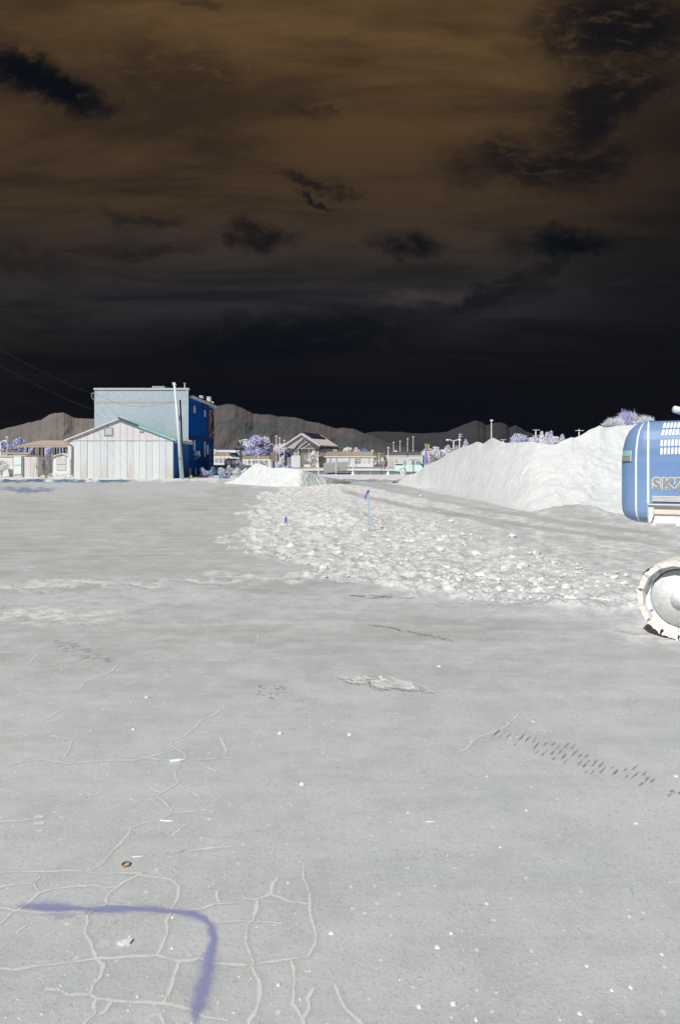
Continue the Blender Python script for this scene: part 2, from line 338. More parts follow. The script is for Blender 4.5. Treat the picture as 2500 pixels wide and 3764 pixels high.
# surface marks on the asphalt: thin irregular strips with ragged edges
def decal_mat(name, col, col2, edge, cover, scale=60, endfade=0.25, soft=(0.15, 0.75)):
    m = bpy.data.materials.new(name); m.use_nodes = True; t = NT(m.node_tree); b = t.n['Principled BSDF']
    oc = t.new('ShaderNodeTexCoord'); sv = t.new('ShaderNodeSeparateXYZ'); t.put(sv.inputs[0], oc.outputs['UV'])
    n = t.noise(oc.outputs['Object'], scale, 6, 0.7); n2 = t.noise(oc.outputs['Object'], scale * 0.14, 3, 0.6)
    t.put(b.inputs['Base Color'], t.mix(n, col, col2)); b.inputs['Roughness'].default_value = 0.95; b.inputs['Specular IOR Level'].default_value = 0.1
    a = t.math('SUBTRACT', 1.0, t.math('ABSOLUTE', sv.outputs[1]))
    e = t.math('SUBTRACT', 1.0, t.math('ABSOLUTE', sv.outputs[0]))
    a = t.math('MULTIPLY', a, t.rng(e, 0.0, endfade))
    a = t.math('ADD', a, t.math('MULTIPLY', t.math('SUBTRACT', n, 0.5), edge))
    a = t.math('ADD', a, t.math('MULTIPLY', t.math('SUBTRACT', n2, 0.5), edge * 1.3))
    t.put(b.inputs['Alpha'], t.rng(a, soft[0], soft[1], 0.0, cover)); return m
def decal(name, lines, m, z, parent, wob=0.0, label=None):
    """lines: (points on the ground, half width in metres, jitter)"""
    vs, fs, uv = [], [], []
    for pts, hw in lines:
        P0 = []
        for a, b in zip(pts[:-1], pts[1:]):
            k = max(1, int((b - a).length / 0.03)) if wob else 1
            for q in range(k): P0.append(a.lerp(b, q / k))
        P0.append(pts[-1])
        if wob:
            P0 = [p + Vector((random.uniform(-1, 1), random.uniform(-1, 1), 0)) * wob * (0.5 if 0 < i < len(P0) - 1 else 0) + Vector((float(vnoise(p.x * 9, p.y * 9)) - .5, float(vnoise(p.x * 9 + 50, p.y * 9)) - .5, 0)) * wob * 7 for i, p in enumerate(P0)]
        n = len(P0); base = len(vs)
        for i, p in enumerate(P0):
            dr = (P0[min(i + 1, n - 1)] - P0[max(i - 1, 0)]); dr = dr.normalized() if dr.length else Vector((1, 0, 0)); nn = Vector((-dr.y, dr.x, 0))
            h = hw * (0.45 + 1.1 * float(vnoise(p.x * 14 + 7, p.y * 14))) if wob else hw
            gz = 0.03 * (float(fbm(np.array([p.x / 5]), np.array([p.y / 5]), 3)[0]) - 0.5) * min(1, p.length / 6)
            for s_, v_ in ((1, 1.0), (0, 0.0), (-1, -1.0)):
                vs.append((p.x + nn.x * h * s_, p.y + nn.y * h * s_, gz + z)); uv.append((-1 + 2 * i / (n - 1), v_))
            if i:
                for q in (0, 1): fs.append((base + 3 * (i - 1) + q, base + 3 * (i - 1) + q + 1, base + 3 * i + q + 1, base + 3 * i + q))
    me = bpy.data.meshes.new(name); me.from_pydata(vs, [], [f[::-1] for f in fs]); me.materials.append(m)
    ul = me.uv_layers.new(); ul.data.foreach_set('uv', [c for l in me.loops for c in uv[l.vertex_index]])
    o = bpy.data.objects.new(name, me); COL.objects.link(o); o.parent = parent; return o
r5 = lambda L: [G(x * .797, 3000 + y * .797) for x, y in L]
r3 = lambda L: [G(x * .797, 2300 + y * .797) for x, y in L]
r4 = lambda L: [G(1250 + x * .797, 2300 + y * .797) for x, y in L]
cr5 = [[(600,60),(575,100),(545,135),(515,165),(490,205),(470,230),(430,250),(410,262)], [(-40,262),(80,255),(200,258),(330,258),(410,262),(480,272),(560,268),(620,270),(660,262)],
 [(660,262),(630,282),(570,315),(545,335),(510,360),(495,385),(495,405)], [(620,270),(660,280),(740,290),(790,302),(825,325),(818,360),(818,385),(805,410),(795,440),(775,480),(770,540),(755,580),(740,610),(720,645)],
 [(495,405),(440,430),(400,452),(405,490),(395,530),(420,580),(430,620),(440,655)], [(-40,700),(20,705),(60,712),(150,695),(280,682),(380,672),(440,660),(520,658),(600,652),(720,648),(770,660),(810,672),(880,672),(925,662),(980,685),(1060,690),(1150,692)],
 [(-30,425),(100,435),(180,438),(260,440),(340,445),(405,450)], [(495,405),(560,412),(640,424),(700,430),(790,440),(850,432),(930,425),(1000,405),(1090,400)],
 [(1120,380),(1180,388),(1225,370),(1250,350),(1255,310),(1280,285)], [(1265,200),(1255,170),(1270,140)], [(1250,360),(1300,372),(1340,395),(1420,410)],
 [(1400,230),(1395,290),(1410,312),(1425,360),(1425,420),(1430,470),(1450,530),(1448,585),(1425,620),(1415,645),(1340,665),(1270,678),(1180,688)],
 [(1185,390),(1190,430),(1180,480),(1150,500),(1135,540),(1130,590),(1150,640),(1165,680),(1150,700),(1165,735),(1185,770),(1190,830),(1190,880),(1170,915),(1150,945),(1130,990)],
 [(1340,665),(1352,720),(1348,800),(1345,870),(1365,900),(1390,935),(1400,990)], [(1440,790),(1410,850),(1420,890),(1395,930)], [(815,672),(812,720),(798,790),(780,830),(760,855)],
 [(440,660),(470,690),(455,740),(420,780),(405,825),(430,850),(410,880),(425,920),(390,950),(370,990)], [(430,848),(520,855),(600,862),(680,858),(760,858),(830,875),(890,890),(950,930),(1050,955)],
 [(505,860),(480,900),(440,930)], [(215,800),(270,805),(310,828),(400,825)], [(110,420),(140,385),(175,350),(155,315),(190,285)], [(175,350),(250,335),(370,322),(440,318),(500,335),(545,332)],
 [(1010,490),(1120,488),(1220,495),(1300,505)], [(1000,345),(1005,375),(1025,400)], [(850,165),(930,155),(1020,145),(1080,148)], [(-30,335),(80,315),(155,315)], [(740,905),(755,940),(752,990)], [(1550,780),(1570,830),(1600,880),(1660,950),(1690,990)],
 [(0,500),(40,470),(60,445),(110,420)]]
cr3 = [[(30,650),(100,632),(200,617),(320,635),(430,628),(540,622),(620,622),(680,608),(760,590),(800,575)], [(1030,385),(985,410),(930,440),(890,478),(850,515),(785,532),(795,565),(845,590),(850,625)],
 [(1015,515),(1030,545),(1045,580),(1035,605),(1080,618)], [(680,610),(745,622),(850,625),(930,620),(1000,615)], [(835,630),(810,670),(825,720),(740,770),(725,790),(760,825),(800,858)], [(670,735),(740,770)],
 [(825,735),(865,765),(925,795)], [(800,858),(760,885),(660,912),(600,935)], [(240,510),(340,525),(320,570),(300,610)], [(340,60),(210,90),(150,110),(175,130),(130,175)], [(150,175),(240,178),(320,185),(280,205)],
 [(560,160),(520,210),(440,240),(390,265),(360,300)], [(560,158),(640,135),(740,118)], [(800,858),(850,860),(900,858)], [(-20,905),(80,900),(140,890)], [(930,640),(970,660),(1005,680)], [(290,390),(240,420),(190,440)], [(1190,45),(1180,95)]]
cr4 = [[(830,410),(800,440),(745,480),(700,500),(600,535),(590,570),(540,590)]]
M_CRACK = decal_mat('crack_sand', C(204, 207, 208), C(228, 229, 228), 1.3, 0.85, 90, 0.01, (0.1, 0.85))
M_HALO = decal_mat('crack_dust', C(204, 207, 208), C(214, 216, 216), 0.9, 0.6, 40, 0.05, (0.0, 1.1))
for conv, fam in ((r5, cr5), (r3, cr3), (r4, cr4)):
    for L in fam:
        st_ = random.getstate(); c_ = decal('crack', [(conv(L), 0.0095)], M_CRACK, 0.0020, GROUND, 0.003)
        random.setstate(st_); decal('crack_dust', [(conv(L), 0.024)], M_HALO, 0.0012, c_, 0.003)
M_PAINT = decal_mat('sprayed_paint', C(138, 142, 200), C(166, 170, 206), 1.0, 0.66, 90, 0.12, (0.05, 1.0))
pl = [(60,412),(180,417),(300,425),(430,432),(560,430),(700,432),(800,440),(880,448),(940,470),(975,510),(985,560),(972,640),(955,720),(935,800),(915,880),(900,958),(890,1010)]
o = decal('painted_line', [(r5(pl), 0.024)], M_PAINT, 0.0028, GROUND, 0.001); o['label'] = 'blue-violet sprayed corner line on the cracked asphalt'
decal('painted_line', [(r5([(230,470),(300,462),(370,462)]), 0.02)], decal_mat('sprayed_paint_faint', C(150, 154, 196), C(170, 172, 200), 0.9, 0.3, 60, 0.5, (0.1, 1.0)), 0.0028, GROUND, 0.001)
decal('paint_overspray', [(r5(pl), 0.05)], decal_mat('paint_mist', C(150, 154, 206), C(170, 174, 210), 0.8, 0.38, 70, 0.2, (0.1, 1.2)), 0.0036, o, 0.001)
M_DAB = decal_mat('white_dab', C(222, 223, 222), C(230, 230, 228), 0.5, 0.8, 40, 0.7, (0.1, 0.9))
decal('pale_dab', [(r5([(140, 36), (222, 34)]), 0.028), (r5([(150, 5), (215, 4)]), 0.03), (r5([(160, 70), (210, 69)]), 0.02)], M_DAB, 0.003, GROUND)
M_TREAD = decal_mat('tread_stain', C(124, 119, 114), C(146, 142, 138), 1.3, 0.42, 120, 0.9)
rr = random.Random(5); lines = []
for k in range(30):
    q = k / 29; x = 650 + 760 * q; y = 500 + 250 * q; g = 0.4 + 0.6 * math.exp(-((x - 960) / 200) ** 2)
    for s_ in range(3):
        if rr.random() < g:
            a = rr.uniform(-30, 5) + s_ * 18; ln = rr.uniform(20, 46)
            lines.append((r4([(x + a, y - a * 1.0 + rr.uniform(-6, 6)), (x + a + ln, y - a * 1.0 - ln * 1.05)]), rr.uniform(0.006, 0.010)))
for k in range(26):
    q = k / 25; x = 170 + 360 * q; y = 8 + 68 * q
    lines.append((r4([(x, y + rr.uniform(-5, 5)), (x - rr.uniform(30, 60), y - rr.uniform(12, 26))]), rr.uniform(0.012, 0.02)))
for k in range(18): 
    x = 1510 + rr.uniform(0, 80); y = 780 + rr.uniform(-14, 14); lines.append((r4([(x, y), (x + rr.uniform(6, 16), y - rr.uniform(2, 10))]), 0.012))
for k in range(60):
    x = rr.uniform(230, 480); y = 95 + (x - 230) * 0.24 + rr.uniform(-30, 25); lines.append((r3([(x, y), (x + rr.uniform(30, 70), y - rr.uniform(4, 12))]), rr.uniform(0.008, 0.014)))
for k in range(34):
    x = rr.uniform(20, 330); y = 568 + rr.uniform(-8, 8); p0 = G(1250 + x * .797, 1740 + y * .797); lines.append(([p0, p0 + Vector((rr.uniform(.08, .3), rr.uniform(-.05, .05), 0))], 0.03))
for k in range(20):
    x = 480 + k * 26; y = 612 + rr.uniform(-14, 60); p0 = G(1250 + x * .797, 1740 + y * .797); lines.append(([p0, p0 + Vector((rr.uniform(-.1, -.25), rr.uniform(.1, .3), 0))], 0.018))
for k in range(40):
    x = rr.uniform(1190, 1330); y = rr.uniform(280, 345); lines.append((r3([(x, y), (x + rr.uniform(-30, -10), y - rr.uniform(4, 12))]), 0.008))
tm = decal('tread_mark', lines, M_TREAD, 0.003, GROUND); tm['kind'] = 'stuff'

# loose pebbles
M_PEB = mat('pale_pebble', C(226, 227, 226), 0.9, 0.1, 30, 0.4, 120)
M_PEBD = mat('grey_pebble', C(165, 164, 162), 0.9, 0.15, 30, 0.4, 120)
mb = MB()
for k in range(700):
    py = random.uniform(2150, 3780) if random.random() < 0.7 else random.uniform(1900, 2400); p = G(random.uniform(-80, 2580), py)
    mb.rock((p.x, p.y, 0.0), random.uniform(0.002, 0.005) * (1 + p.length * 0.05), k, 0.6)
tag(mb.build('pebbles', M_PEB, smooth=False), 'tiny pale grit scattered over the asphalt lot', 'grit', kind='stuff')
mb = MB()
for k in range(1500):
    for _ in range(12):
        py = random.uniform(1790, 2260); px = random.uniform(840, 2400)
        if float(ground_masks(np.array([px]), np.array([py]))[3][0]) > 0.35: break
    p = G(px, py); r = 0.010 + 0.03 * random.random() ** 2.5 if random.random() > 0.05 else random.uniform(0.05, 0.095)
    mb.rock((p.x, p.y, 0.03 + r * 0.2 + 0.2 * max(0, 1 - (p - G(1265, 1925)).length / 1.4)), r, k, 0.65)
tag(mb.build('dirt_clods', mat('clod', C(222, 222, 220), 0.95, 0.16, 12, 0.5, 60)), 'loose whitish dirt clods strewn around the ribboned stakes', 'dirt', kind='stuff')
for k, (px, py, r) in enumerate([(1220, 3430, .016), (1660, 3432, .016), (1609, 3483, .017), (1024, 3620, .013), (635, 3372, .011), (1790, 3322, .012), (2432, 3508, .012), (2320, 3630, .012), (2250, 3640, .011),
        (1668, 3690, .016), (1540, 3700, .015), (1752, 3748, .012), (2132, 3726, .013), (2158, 3552, .012), (2315, 3370, .012), (1840, 3115, .012), (2340, 3028, .016), (1060, 3245, .012), (1110, 2885, .026), (1030, 2698, .03),
        (490, 2682, .024), (540, 2565, .03), (1960, 2655, .022), (1500, 2990, .012), (1935, 2980, .014), (2485, 2855, .02), (1790, 2855, .014), (1285, 2702, .028), (1615, 2452, .03), (1400, 2490, .03), (770, 3010, .012), (633, 3485, .011)]):
    p = G(px, py); r *= 0.62; b = MB(); b.rock((0, 0, 0), r, 100 + k, 0.55)
    tag(b.build('pebble', M_PEB, loc=(p.x, p.y, r * 0.25)), 'small pale pebble lying on the bare asphalt', 'pebble', 'loose pebbles on the asphalt')
# a flat stone chip, a metal ring, twigs
p = G(458, 3464)
tag(MB().prism([(-.026, -.008, 0), (.0, -.018, 0), (.022, -.012, 0), (.027, .01, 0), (.004, .008, 0)], (0, 0, .009)).build('stone_chip', M_PEB, loc=(p.x, p.y, 0.001)), 'flat white stone chip inside the sprayed blue corner line', 'stone')
p = G(463, 3180)
ring = MB(); ring.tube([(0.016 * math.cos(a), 0.016 * math.sin(a), 0) for a in np.linspace(0, 2 * math.pi, 25)], 0.004, 6, False)
tag(ring.build('metal_ring', mat('rusty_ring', C(150, 120, 84), 0.6, 0.2), loc=(p.x, p.y, 0.006), smooth=True), 'small brown metal ring lying on the asphalt between cracks', 'ring')
M_TWIG = mat('twig_bark', C(150, 165, 172), 0.9, 0.2, 30); M_STICK = mat('pale_stick', C(222, 232, 234), 0.9, 0.1, 30)
def twig(pts, r, m, label):
    P0 = [G(x, y, r * 0.7) for x, y in pts]; c = P0[0].copy(); c.z = 0
    tag(MB().tube([q - c for q in P0], [r] * (len(P0) - 1) + [r * 0.5], 6).build('twig', m, loc=c), label, 'twig')
twig([(637, 3068), (660, 3052), (683, 3034)], .004, M_STICK, 'straight pale twig beside the brownish stain on the asphalt')
twig([(606, 3140), (640, 3138), (675, 3130), (716, 3122)], .004, M_TWIG, 'bent dark bluish twig next to a faint crack')
twig([(625, 2803), (660, 2799), (676, 2796)], .011, M_STICK, 'thick whitish stick lying across a crack junction')
twig([(588, 3016), (612, 3018), (636, 3019)], .004, M_STICK, 'thin whitish splinter lying in a crack bend')
twig([(486, 3150), (508, 3149), (526, 3147)], .003, M_STICK, 'short pale splinter near the metal ring')
twig([(60, 3428), (82, 3414), (106, 3398)], .003, M_STICK, 'thin pale stalk left of the sprayed blue line end')
twig([(420, 3396), (430, 3388), (437, 3382)], .002, M_TWIG, 'tiny dark stalk inside the sprayed blue corner')
twig([(2318, 3270), (2324, 3280), (2328, 3292)], .004, M_TWIG, 'small curled dark twig alone on uncracked asphalt')
twig([(1565, 3020), (1585, 3022), (1600, 3022)], .003, M_STICK, 'short bluish white splinter alone on smooth asphalt')

# ------------------------------------------------------------------ mountains
def mountain(pts, D, hue, gully, seed, label):
    px0, px1 = pts[0][0], pts[-1][0]; nx, ny = int((px1 - px0) / 2.2), 70
    px = np.linspace(px0, px1, nx); py = np.interp(px, [p[0] for p in pts], [p[1] for p in pts])
    py = py + 5.0 * (fbm(px / 26 + seed, px * 0 + seed, 4) - 0.5) + 2 * (fbm(px / 5 + seed, px * 0 + 2, 3) - 0.5)
    zr = EYE + (HY - py) / F * D; t_ = np.linspace(0, 1, ny)          # t 0 = ridge, 1 = foot towards us
    T, PX = np.meshgrid(t_, px, indexing='ij'); ZR = np.tile(zr, (ny, 1)); dep = D - T * D * 0.30
    XX = (PX - 1250) / F * dep; XR = (PX - 1250) / F * D
    sp = 1 - 2 * np.abs(fbm(XR / (D * 0.030) + T * 1.9 + seed, T * 1.6 + seed, 5, 0.55) - 0.5)      # spurs run down the slope
    sp2 = 1 - 2 * np.abs(fbm(XR / (D * 0.012) + T * 2.2 + 5 * seed, T * 3 + 1, 4, 0.5) - 0.5)
    prof = (1 - T) ** 1.25
    zz = ZR * prof + ZR * 0.10 * (sp - 0.8) * np.sin(math.pi * np.clip(T, 0, 1)) ** 0.8 + ZR * 0.022 * (sp2 - 0.8) * np.sin(math.pi * T)
    zz = np.minimum(zz, ZR * (1 - T * 0.35)); zz[-1] = -5
    b = MB(); b.grid(np.stack([XX, dep, np.maximum(zz, -5)], -1).reshape(-1, 3).tolist(), ny, nx)
    back = [(x * 1.2, D * 1.25, -5) for x in XR[0]]; n0 = len(b.v); b.v += back
    b.f += [(j + 1, j, n0 + j, n0 + j + 1) for j in range(nx - 1)]
    m = bpy.data.materials.new('rock_and_haze'); m.use_nodes = True; t = NT(m.node_tree); bs = t.n['Principled BSDF']
    oc = t.new('ShaderNodeTexCoord').outputs['Object']
    c = t.mix(t.rng(t.noise(oc, 14.0 / D, 6, 0.6), 0.35, 0.7), hue, gully)
    c = t.mix(t.math('MULTIPLY', t.rng(t.noise(oc, 120.0 / D, 6, 0.65), 0.4, 0.7), 0.35), c, gully)
    t.put(bs.inputs['Base Color'], c); bs.inputs['Roughness'].default_value = 1.0; bs.inputs['Specular IOR Level'].default_value = 0.0
    o = b.build('mountain', m, smooth=True); o['kind'] = 'structure'; o['label'] = label; return o
mountain([(-420, 1690), (-250, 1640), (-60, 1592), (0, 1580), (102, 1554), (153, 1544), (184, 1523), (204, 1518), (235, 1518), (275, 1539), (347, 1540), (430, 1536), (520, 1552), (640, 1580), (780, 1640), (900, 1690)],
         5200, C(124, 117, 110), C(108, 106, 104), 1.0, 'grey-brown rounded mountain behind the white shed')
mountain([(520, 1650), (640, 1560), (740, 1500), (788, 1492), (811, 1490), (838, 1485), (861, 1487), (899, 1504), (933, 1523), (983, 1523), (1025, 1531), (1067, 1534), (1094, 1536), (1125, 1549), (1171, 1555), (1209, 1567), (1240, 1577), (1263, 1573),
          (1300, 1576), (1342, 1594), (1420, 1625), (1520, 1655), (1650, 1690)], 4600, C(97, 90, 88), C(74, 80, 82), 4.0, 'brown spurred mountain range behind the gable pavilion')
mountain([(1200, 1640), (1342, 1594), (1368, 1588), (1414, 1586), (1468, 1588), (1518, 1593), (1560, 1594), (1586, 1591), (1644, 1588), (1674, 1574), (1705, 1561), (1751, 1547), (1774, 1553), (1790, 1563), (1822, 1552), (1857, 1558), (1874, 1572), (1894, 1565),
          (1914, 1572), (1937, 1587), (1966, 1597), (2060, 1620), (2200, 1660), (2400, 1690)], 9000, C(67, 64, 66), C(58, 60, 64), 8.0, 'darkest farthest mountains behind the big dirt mound')  # haze over this far range is put into its darker rock tint

# ------------------------------------------------------------------ dirt mounds
def mound(name, foot, ridge, label, T=0.62, amp=0.10, n_u=420, n_v=110, seed=0.0, sm=6):
    px0 = max(foot[0][0], ridge[0][0]); px1 = min(foot[-1][0], ridge[-1][0])
    px = np.linspace(px0, px1, n_u); fy = np.interp(px, *zip(*foot)); ry = np.interp(px, *zip(*ridge))
    g_ = np.exp(-np.linspace(-2.2, 2.2, n_u // sm * 2 + 1) ** 2); g_ /= g_.sum(); fy = np.convolve(np.pad(fy, n_u // sm, mode='edge'), g_, 'valid')
    df = EYE * F / (fy - HY); k = (HY - ry) / F; gs_ = lambda a_: np.convolve(np.pad(a_, n_u // sm, mode='edge'), g_, 'valid'); dr = gs_((df + EYE / T) / (1 - gs_(k) / T)); zs = np.maximum(EYE + gs_(k) * dr, 0.03); zr = np.maximum(EYE + k * dr, 0.03)
    t_ = np.linspace(0, 1, n_v)
    TT, D0 = np.meshgrid(t_, df, indexing='ij'); DR = np.tile(dr, (n_v, 1)); ZR = np.tile(zr, (n_v, 1)); PX = np.tile(px, (n_v, 1)); ZS = np.tile(zs, (n_v, 1))
    DB = DR + ZS / T
    fr = np.clip(TT / 0.72, 0, 1); bk = np.clip((TT - 0.72) / 0.28, 0, 1)
    dep = D0 + (DR - D0) * fr + (DB - DR) * bk
    ZR = np.where(bk > 0, ZR, ZS + (ZR - ZS) * fr ** 4)
    zz = ZR * np.where(bk > 0, 1 - bk, 0.9 * fr + 0.1 * fr ** 3)
    XX = (PX - 1250) / F * dep
    env = np.sin(math.pi * np.clip(fr, 0, 1)) ** 0.5 * (1 - bk) + 0.25 * fr
    nz = (fbm(XX / 1.6 + 0.5 * dep / 2 + seed, dep / 2.2 + seed, 6, 0.58) - 0.5) * 3.2 * amp
    nz += (fbm(XX / 0.28, dep / 0.34 + seed, 4, 0.6) - 0.5) * 0.9 * amp
    nz += (fbm(XX / 5 + seed, dep / 5, 3) - 0.5) * 5 * amp; nz += np.clip(fbm(XX / 0.5 + 8, dep / 0.6, 3) - 0.6, 0, 1) * 3.0 * amp
    ru = np.abs(fbm((XX - 0.35 * dep) / 2.6 + seed, (XX + dep) / 5, 4) - 0.5); nz -= np.clip(0.07 - ru, 0, 1) * 2.5 * amp       # slides and gullies
    zz = zz + nz * env - np.where((fr < 0.01) | (bk > 0.98), 0.25, 0)
    b = MB(); b.grid(np.stack([XX, dep, zz], -1).reshape(-1, 3).tolist(), n_v, n_u)
    m = bpy.data.materials.get('mound_dirt')
    if not m:
        m = bpy.data.materials.new('mound_dirt'); m.use_nodes = True; t = NT(m.node_tree); bs = t.n['Principled BSDF']
        oc = t.new('ShaderNodeTexCoord').outputs['Object']; n = t.noise(oc, 1.1, 8, 0.65, 0.4)
        c = t.mix(t.rng(n, 0.35, 0.65), C(216, 222, 223, 1.18), C(230, 233, 233, 1.18))
        c = t.mix(t.math('MULTIPLY', t.rng(t.noise(oc, 5, 12, 0.8), 0.5, 0.6), 0.7), c, C(240, 241, 240, 1.18))
        c = t.mix(t.math('MULTIPLY', t.rng(t.noise(t.mapping(oc, rot=(0, 0, 0.7), scale=(1, 0.2, 0.4)), 0.9, 6, 0.6), 0.54, 0.75), 0.5), c, C(196, 209, 213, 1.25))
        c = t.mix(t.math('MULTIPLY', t.rng(t.noise(oc, 4, 12, 0.85), 0.44, 0.36), 0.55), c, C(180, 178, 174, 1.06))
        t.put(bs.inputs['Base Color'], c); bs.inputs['Roughness'].default_value = 0.97; bs.inputs['Specular IOR Level'].default_value = 0.1
        bp = t.new('ShaderNodeBump'); bp.inputs['Strength'].default_value = 0.6; bp.inputs['Distance'].default_value = 0.06
        t.put(bp.inputs['Height'], t.math('ADD', t.noise(oc, 6, 7, 0.7), t.math('MULTIPLY', t.noise(oc, 28, 3, 0.6), 0.5))); t.put(bs.inputs['Normal'], bp.outputs[0])
    return tag(b.build(name, m, smooth=True), label, 'dirt mound')
mound('dirt_mound', [(1440, 1771), (1560, 1787), (1650, 1806), (1750, 1838), (1850, 1864), (1950, 1888), (2050, 1899), (2150, 1893), (2290, 1899), (2420, 1905), (2760, 1900)],
      [(1440, 1766), (1490, 1757), (1530, 1738), (1570, 1712), (1610, 1690), (1650, 1668), (1690, 1648), (1720, 1638), (1735, 1630), (1755, 1622), (1780, 1629), (1798, 1616), (1812, 1610), (1830, 1618), (1860, 1628), (1900, 1626), (1960, 1623), (2000, 1632),
       (2040, 1631), (2080, 1612), (2100, 1604), (2112, 1606), (2140, 1597), (2165, 1578), (2185, 1570), (2205, 1560), (2230, 1566), (2290, 1560), (2420, 1556), (2600, 1580), (2760, 1640)],
      'huge whitish dirt mound sloping up beside the blue excavator', n_u=620, n_v=150, seed=3.0)
mound('dirt_mound', [(826, 1777), (900, 1782), (1000, 1790), (1100, 1794), (1200, 1788), (1290, 1778)],
      [(826, 1772), (855, 1766), (880, 1750), (900, 1735), (917, 1720), (937, 1705), (952, 1703), (970, 1710), (985, 1719), (1010, 1719), (1045, 1717), (1075, 1720), (1110, 1727), (1145, 1736), (1170, 1746), (1205, 1754), (1245, 1764), (1290, 1774)],
      'low whitish dirt heap in front of the dark pickup', n_u=220, n_v=70, amp=0.14, seed=9.0, sm=15)

def root_of(o):
    while o.parent: o = o.parent
    return o
def wpart(name, m, parent, fn, smooth=False, label=None):
    """a part whose mesh is written in world coordinates"""
    b = MB(); fn(b); r = root_of(parent).location
    b.v = [(x - r.x, y - r.y, z - r.z) for x, y, z in b.v]
    o = b.build(name, m, parent, smooth=smooth)
    if label: o['label'] = label
    return o
def wthing(name, m, loc, fn, label, cat, group=None, smooth=False):
    b = MB(); fn(b); b.v = [(x - loc[0], y - loc[1], z - loc[2]) for x, y, z in b.v]
    return tag(b.build(name, m, loc=loc, smooth=smooth), label, cat, group)

# ------------------------------------------------------------------ white shed
def stained(name, col, tan, amt):
    m = bpy.data.materials.new(name); m.use_nodes = True; t = NT(m.node_tree); b = t.n['Principled BSDF']
    oc = t.new('ShaderNodeTexCoord').outputs['Object']; s = t.new('ShaderNodeSeparateXYZ'); t.put(s.inputs[0], oc)
    st = t.noise(t.mapping(oc, scale=(6, 1, 0.25)), 1.4, 7, 0.65); fn = t.noise(t.mapping(oc, scale=(30, 1, 0.5)), 1.5, 5, 0.7)
    low = t.rng(s.outputs[2], 2.6, 0.0)
    k = t.math('MULTIPLY', t.rng(t.math('ADD', st, t.math('MULTIPLY', low, 0.35)), 0.48, 0.92), amt)
    c = t.mix(k, col, tan); c = t.mix(t.math('MULTIPLY', t.rng(fn, 0.45, 0.75), 0.22), c, C(188, 190, 190))
    t.put(b.inputs['Base Color'], c); b.inputs['Roughness'].default_value = 0.9
    return m
WX, WD = lambda px: X(px, 66.0), 66.0
zl = lambda py: Z(py, 66.0)
shed = empty('shed', (X(440, 66), 66, 0), 'white gabled shed with stained vertical wall panels', 'shed')
panel_mats = [stained('panel_white', C(226, 233, 233, 1.12), C(210, 206, 200, 1.2), 0.3), stained('panel_lavender', C(219, 226, 230, 1.12), C(210, 204, 198, 1.2), 0.5), stained('panel_tan', C(220, 225, 226, 1.12), C(204, 194, 182, 1.2), 0.75)]
M_WHITE = mat('white_boards', C(230, 230, 230, 1.2), 0.9, 0.05, 2, dirt=C(205, 205, 204), dirt_amt=0.4, streak=True)
xa, xl, xr = X(438, 66), X(250, 66), X(637, 66); za, ze = zl(1543), zl(1618)
def gable(b, y0, y1, inset=0.0):
    b.prism([(xl, y0, 0), (xr, y0, 0), (xr, y0, ze), (xa, y0, za), (xl, y0, ze)], (0, y1 - y0, 0))
wpart('front_wall', M_WHITE, shed, lambda b: gable(b, 66.0, 66.15))
edges = [250, 272, 296.5, 322, 345, 370, 396, 419, 442, 467, 490, 513, 537, 560, 586, 610, 636.6]
kinds = [0, 0, 2, 0, 1, 2, 1, 0, 0, 2, 0, 0, 1, 0, 1, 2, 0]
for i, (a, c) in enumerate(zip(edges[:-1], edges[1:])):
    x0, x1 = X(a + .6, 66), X(c - .6, 66); pr = 0.03 + 0.012 * (i % 3)
    wpart('wall_panel', panel_mats[kinds[i]], shed, lambda b: b.box((x0, 66.0 - pr, 0.06), (x1, 66.0 - 0.002, zl(1619))))
    zt = lambda x: min(ze + (x - xl) / (xa - xl) * (za - ze), ze + (xr - x) / (xr - xa) * (za - ze)) - 0.05
    lo = zl(1617)
    if zt(x0) > lo + 0.12 or zt(x1) > lo + 0.12:
        top = [(x1, 65.97, max(lo, zt(x1))), (x0, 65.97, max(lo, zt(x0)))]
        if x0 < xa < x1: top.insert(1, (xa, 65.97, za - 0.05))
        wpart('gable_panel', M_WHITE, shed, lambda b: b.prism([(x0, 65.97, lo), (x1, 65.97, lo)] + top, (0, 0.028, 0)))
M_BLUEWALL = mat('sunlit_shed_side', (0.03, 0.17, 0.48), 0.9, 0.25, 1.2, dirt=(0.08, 0.22, 0.46), dirt_amt=0.6, streak=True)  # sunlight on this side is painted in, inverted to deep blue
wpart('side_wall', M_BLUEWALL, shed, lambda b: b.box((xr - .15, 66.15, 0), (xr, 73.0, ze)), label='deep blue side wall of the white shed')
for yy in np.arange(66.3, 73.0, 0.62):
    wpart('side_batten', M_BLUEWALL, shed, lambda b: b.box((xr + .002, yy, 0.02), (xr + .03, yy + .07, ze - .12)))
wpart('back_wall', M_WHITE, shed, lambda b: gable(b, 72.85, 73.0)); wpart('left_wall', M_WHITE, shed, lambda b: b.box((xl, 66.15, 0), (xl + .15, 72.85, ze)))
sl_ = (za - ze) / (xa - xl); sr_ = (za - ze) / (xr - xa); ox = 0.28
M_ROOFT = mat('teal_metal_roof', C(150, 195, 198, 0.9), 0.55, 0.12, 1.0, dirt=C(190, 205, 205), dirt_amt=0.4)
wpart('roof_slope', M_WHITE, shed, lambda b: b.prism([(xl - ox, 65.75, ze - ox * sl_), (xa, 65.75, za), (xa, 65.75, za + .13), (xl - ox, 65.75, ze - ox * sl_ + .13)], (0, 7.6, 0)))
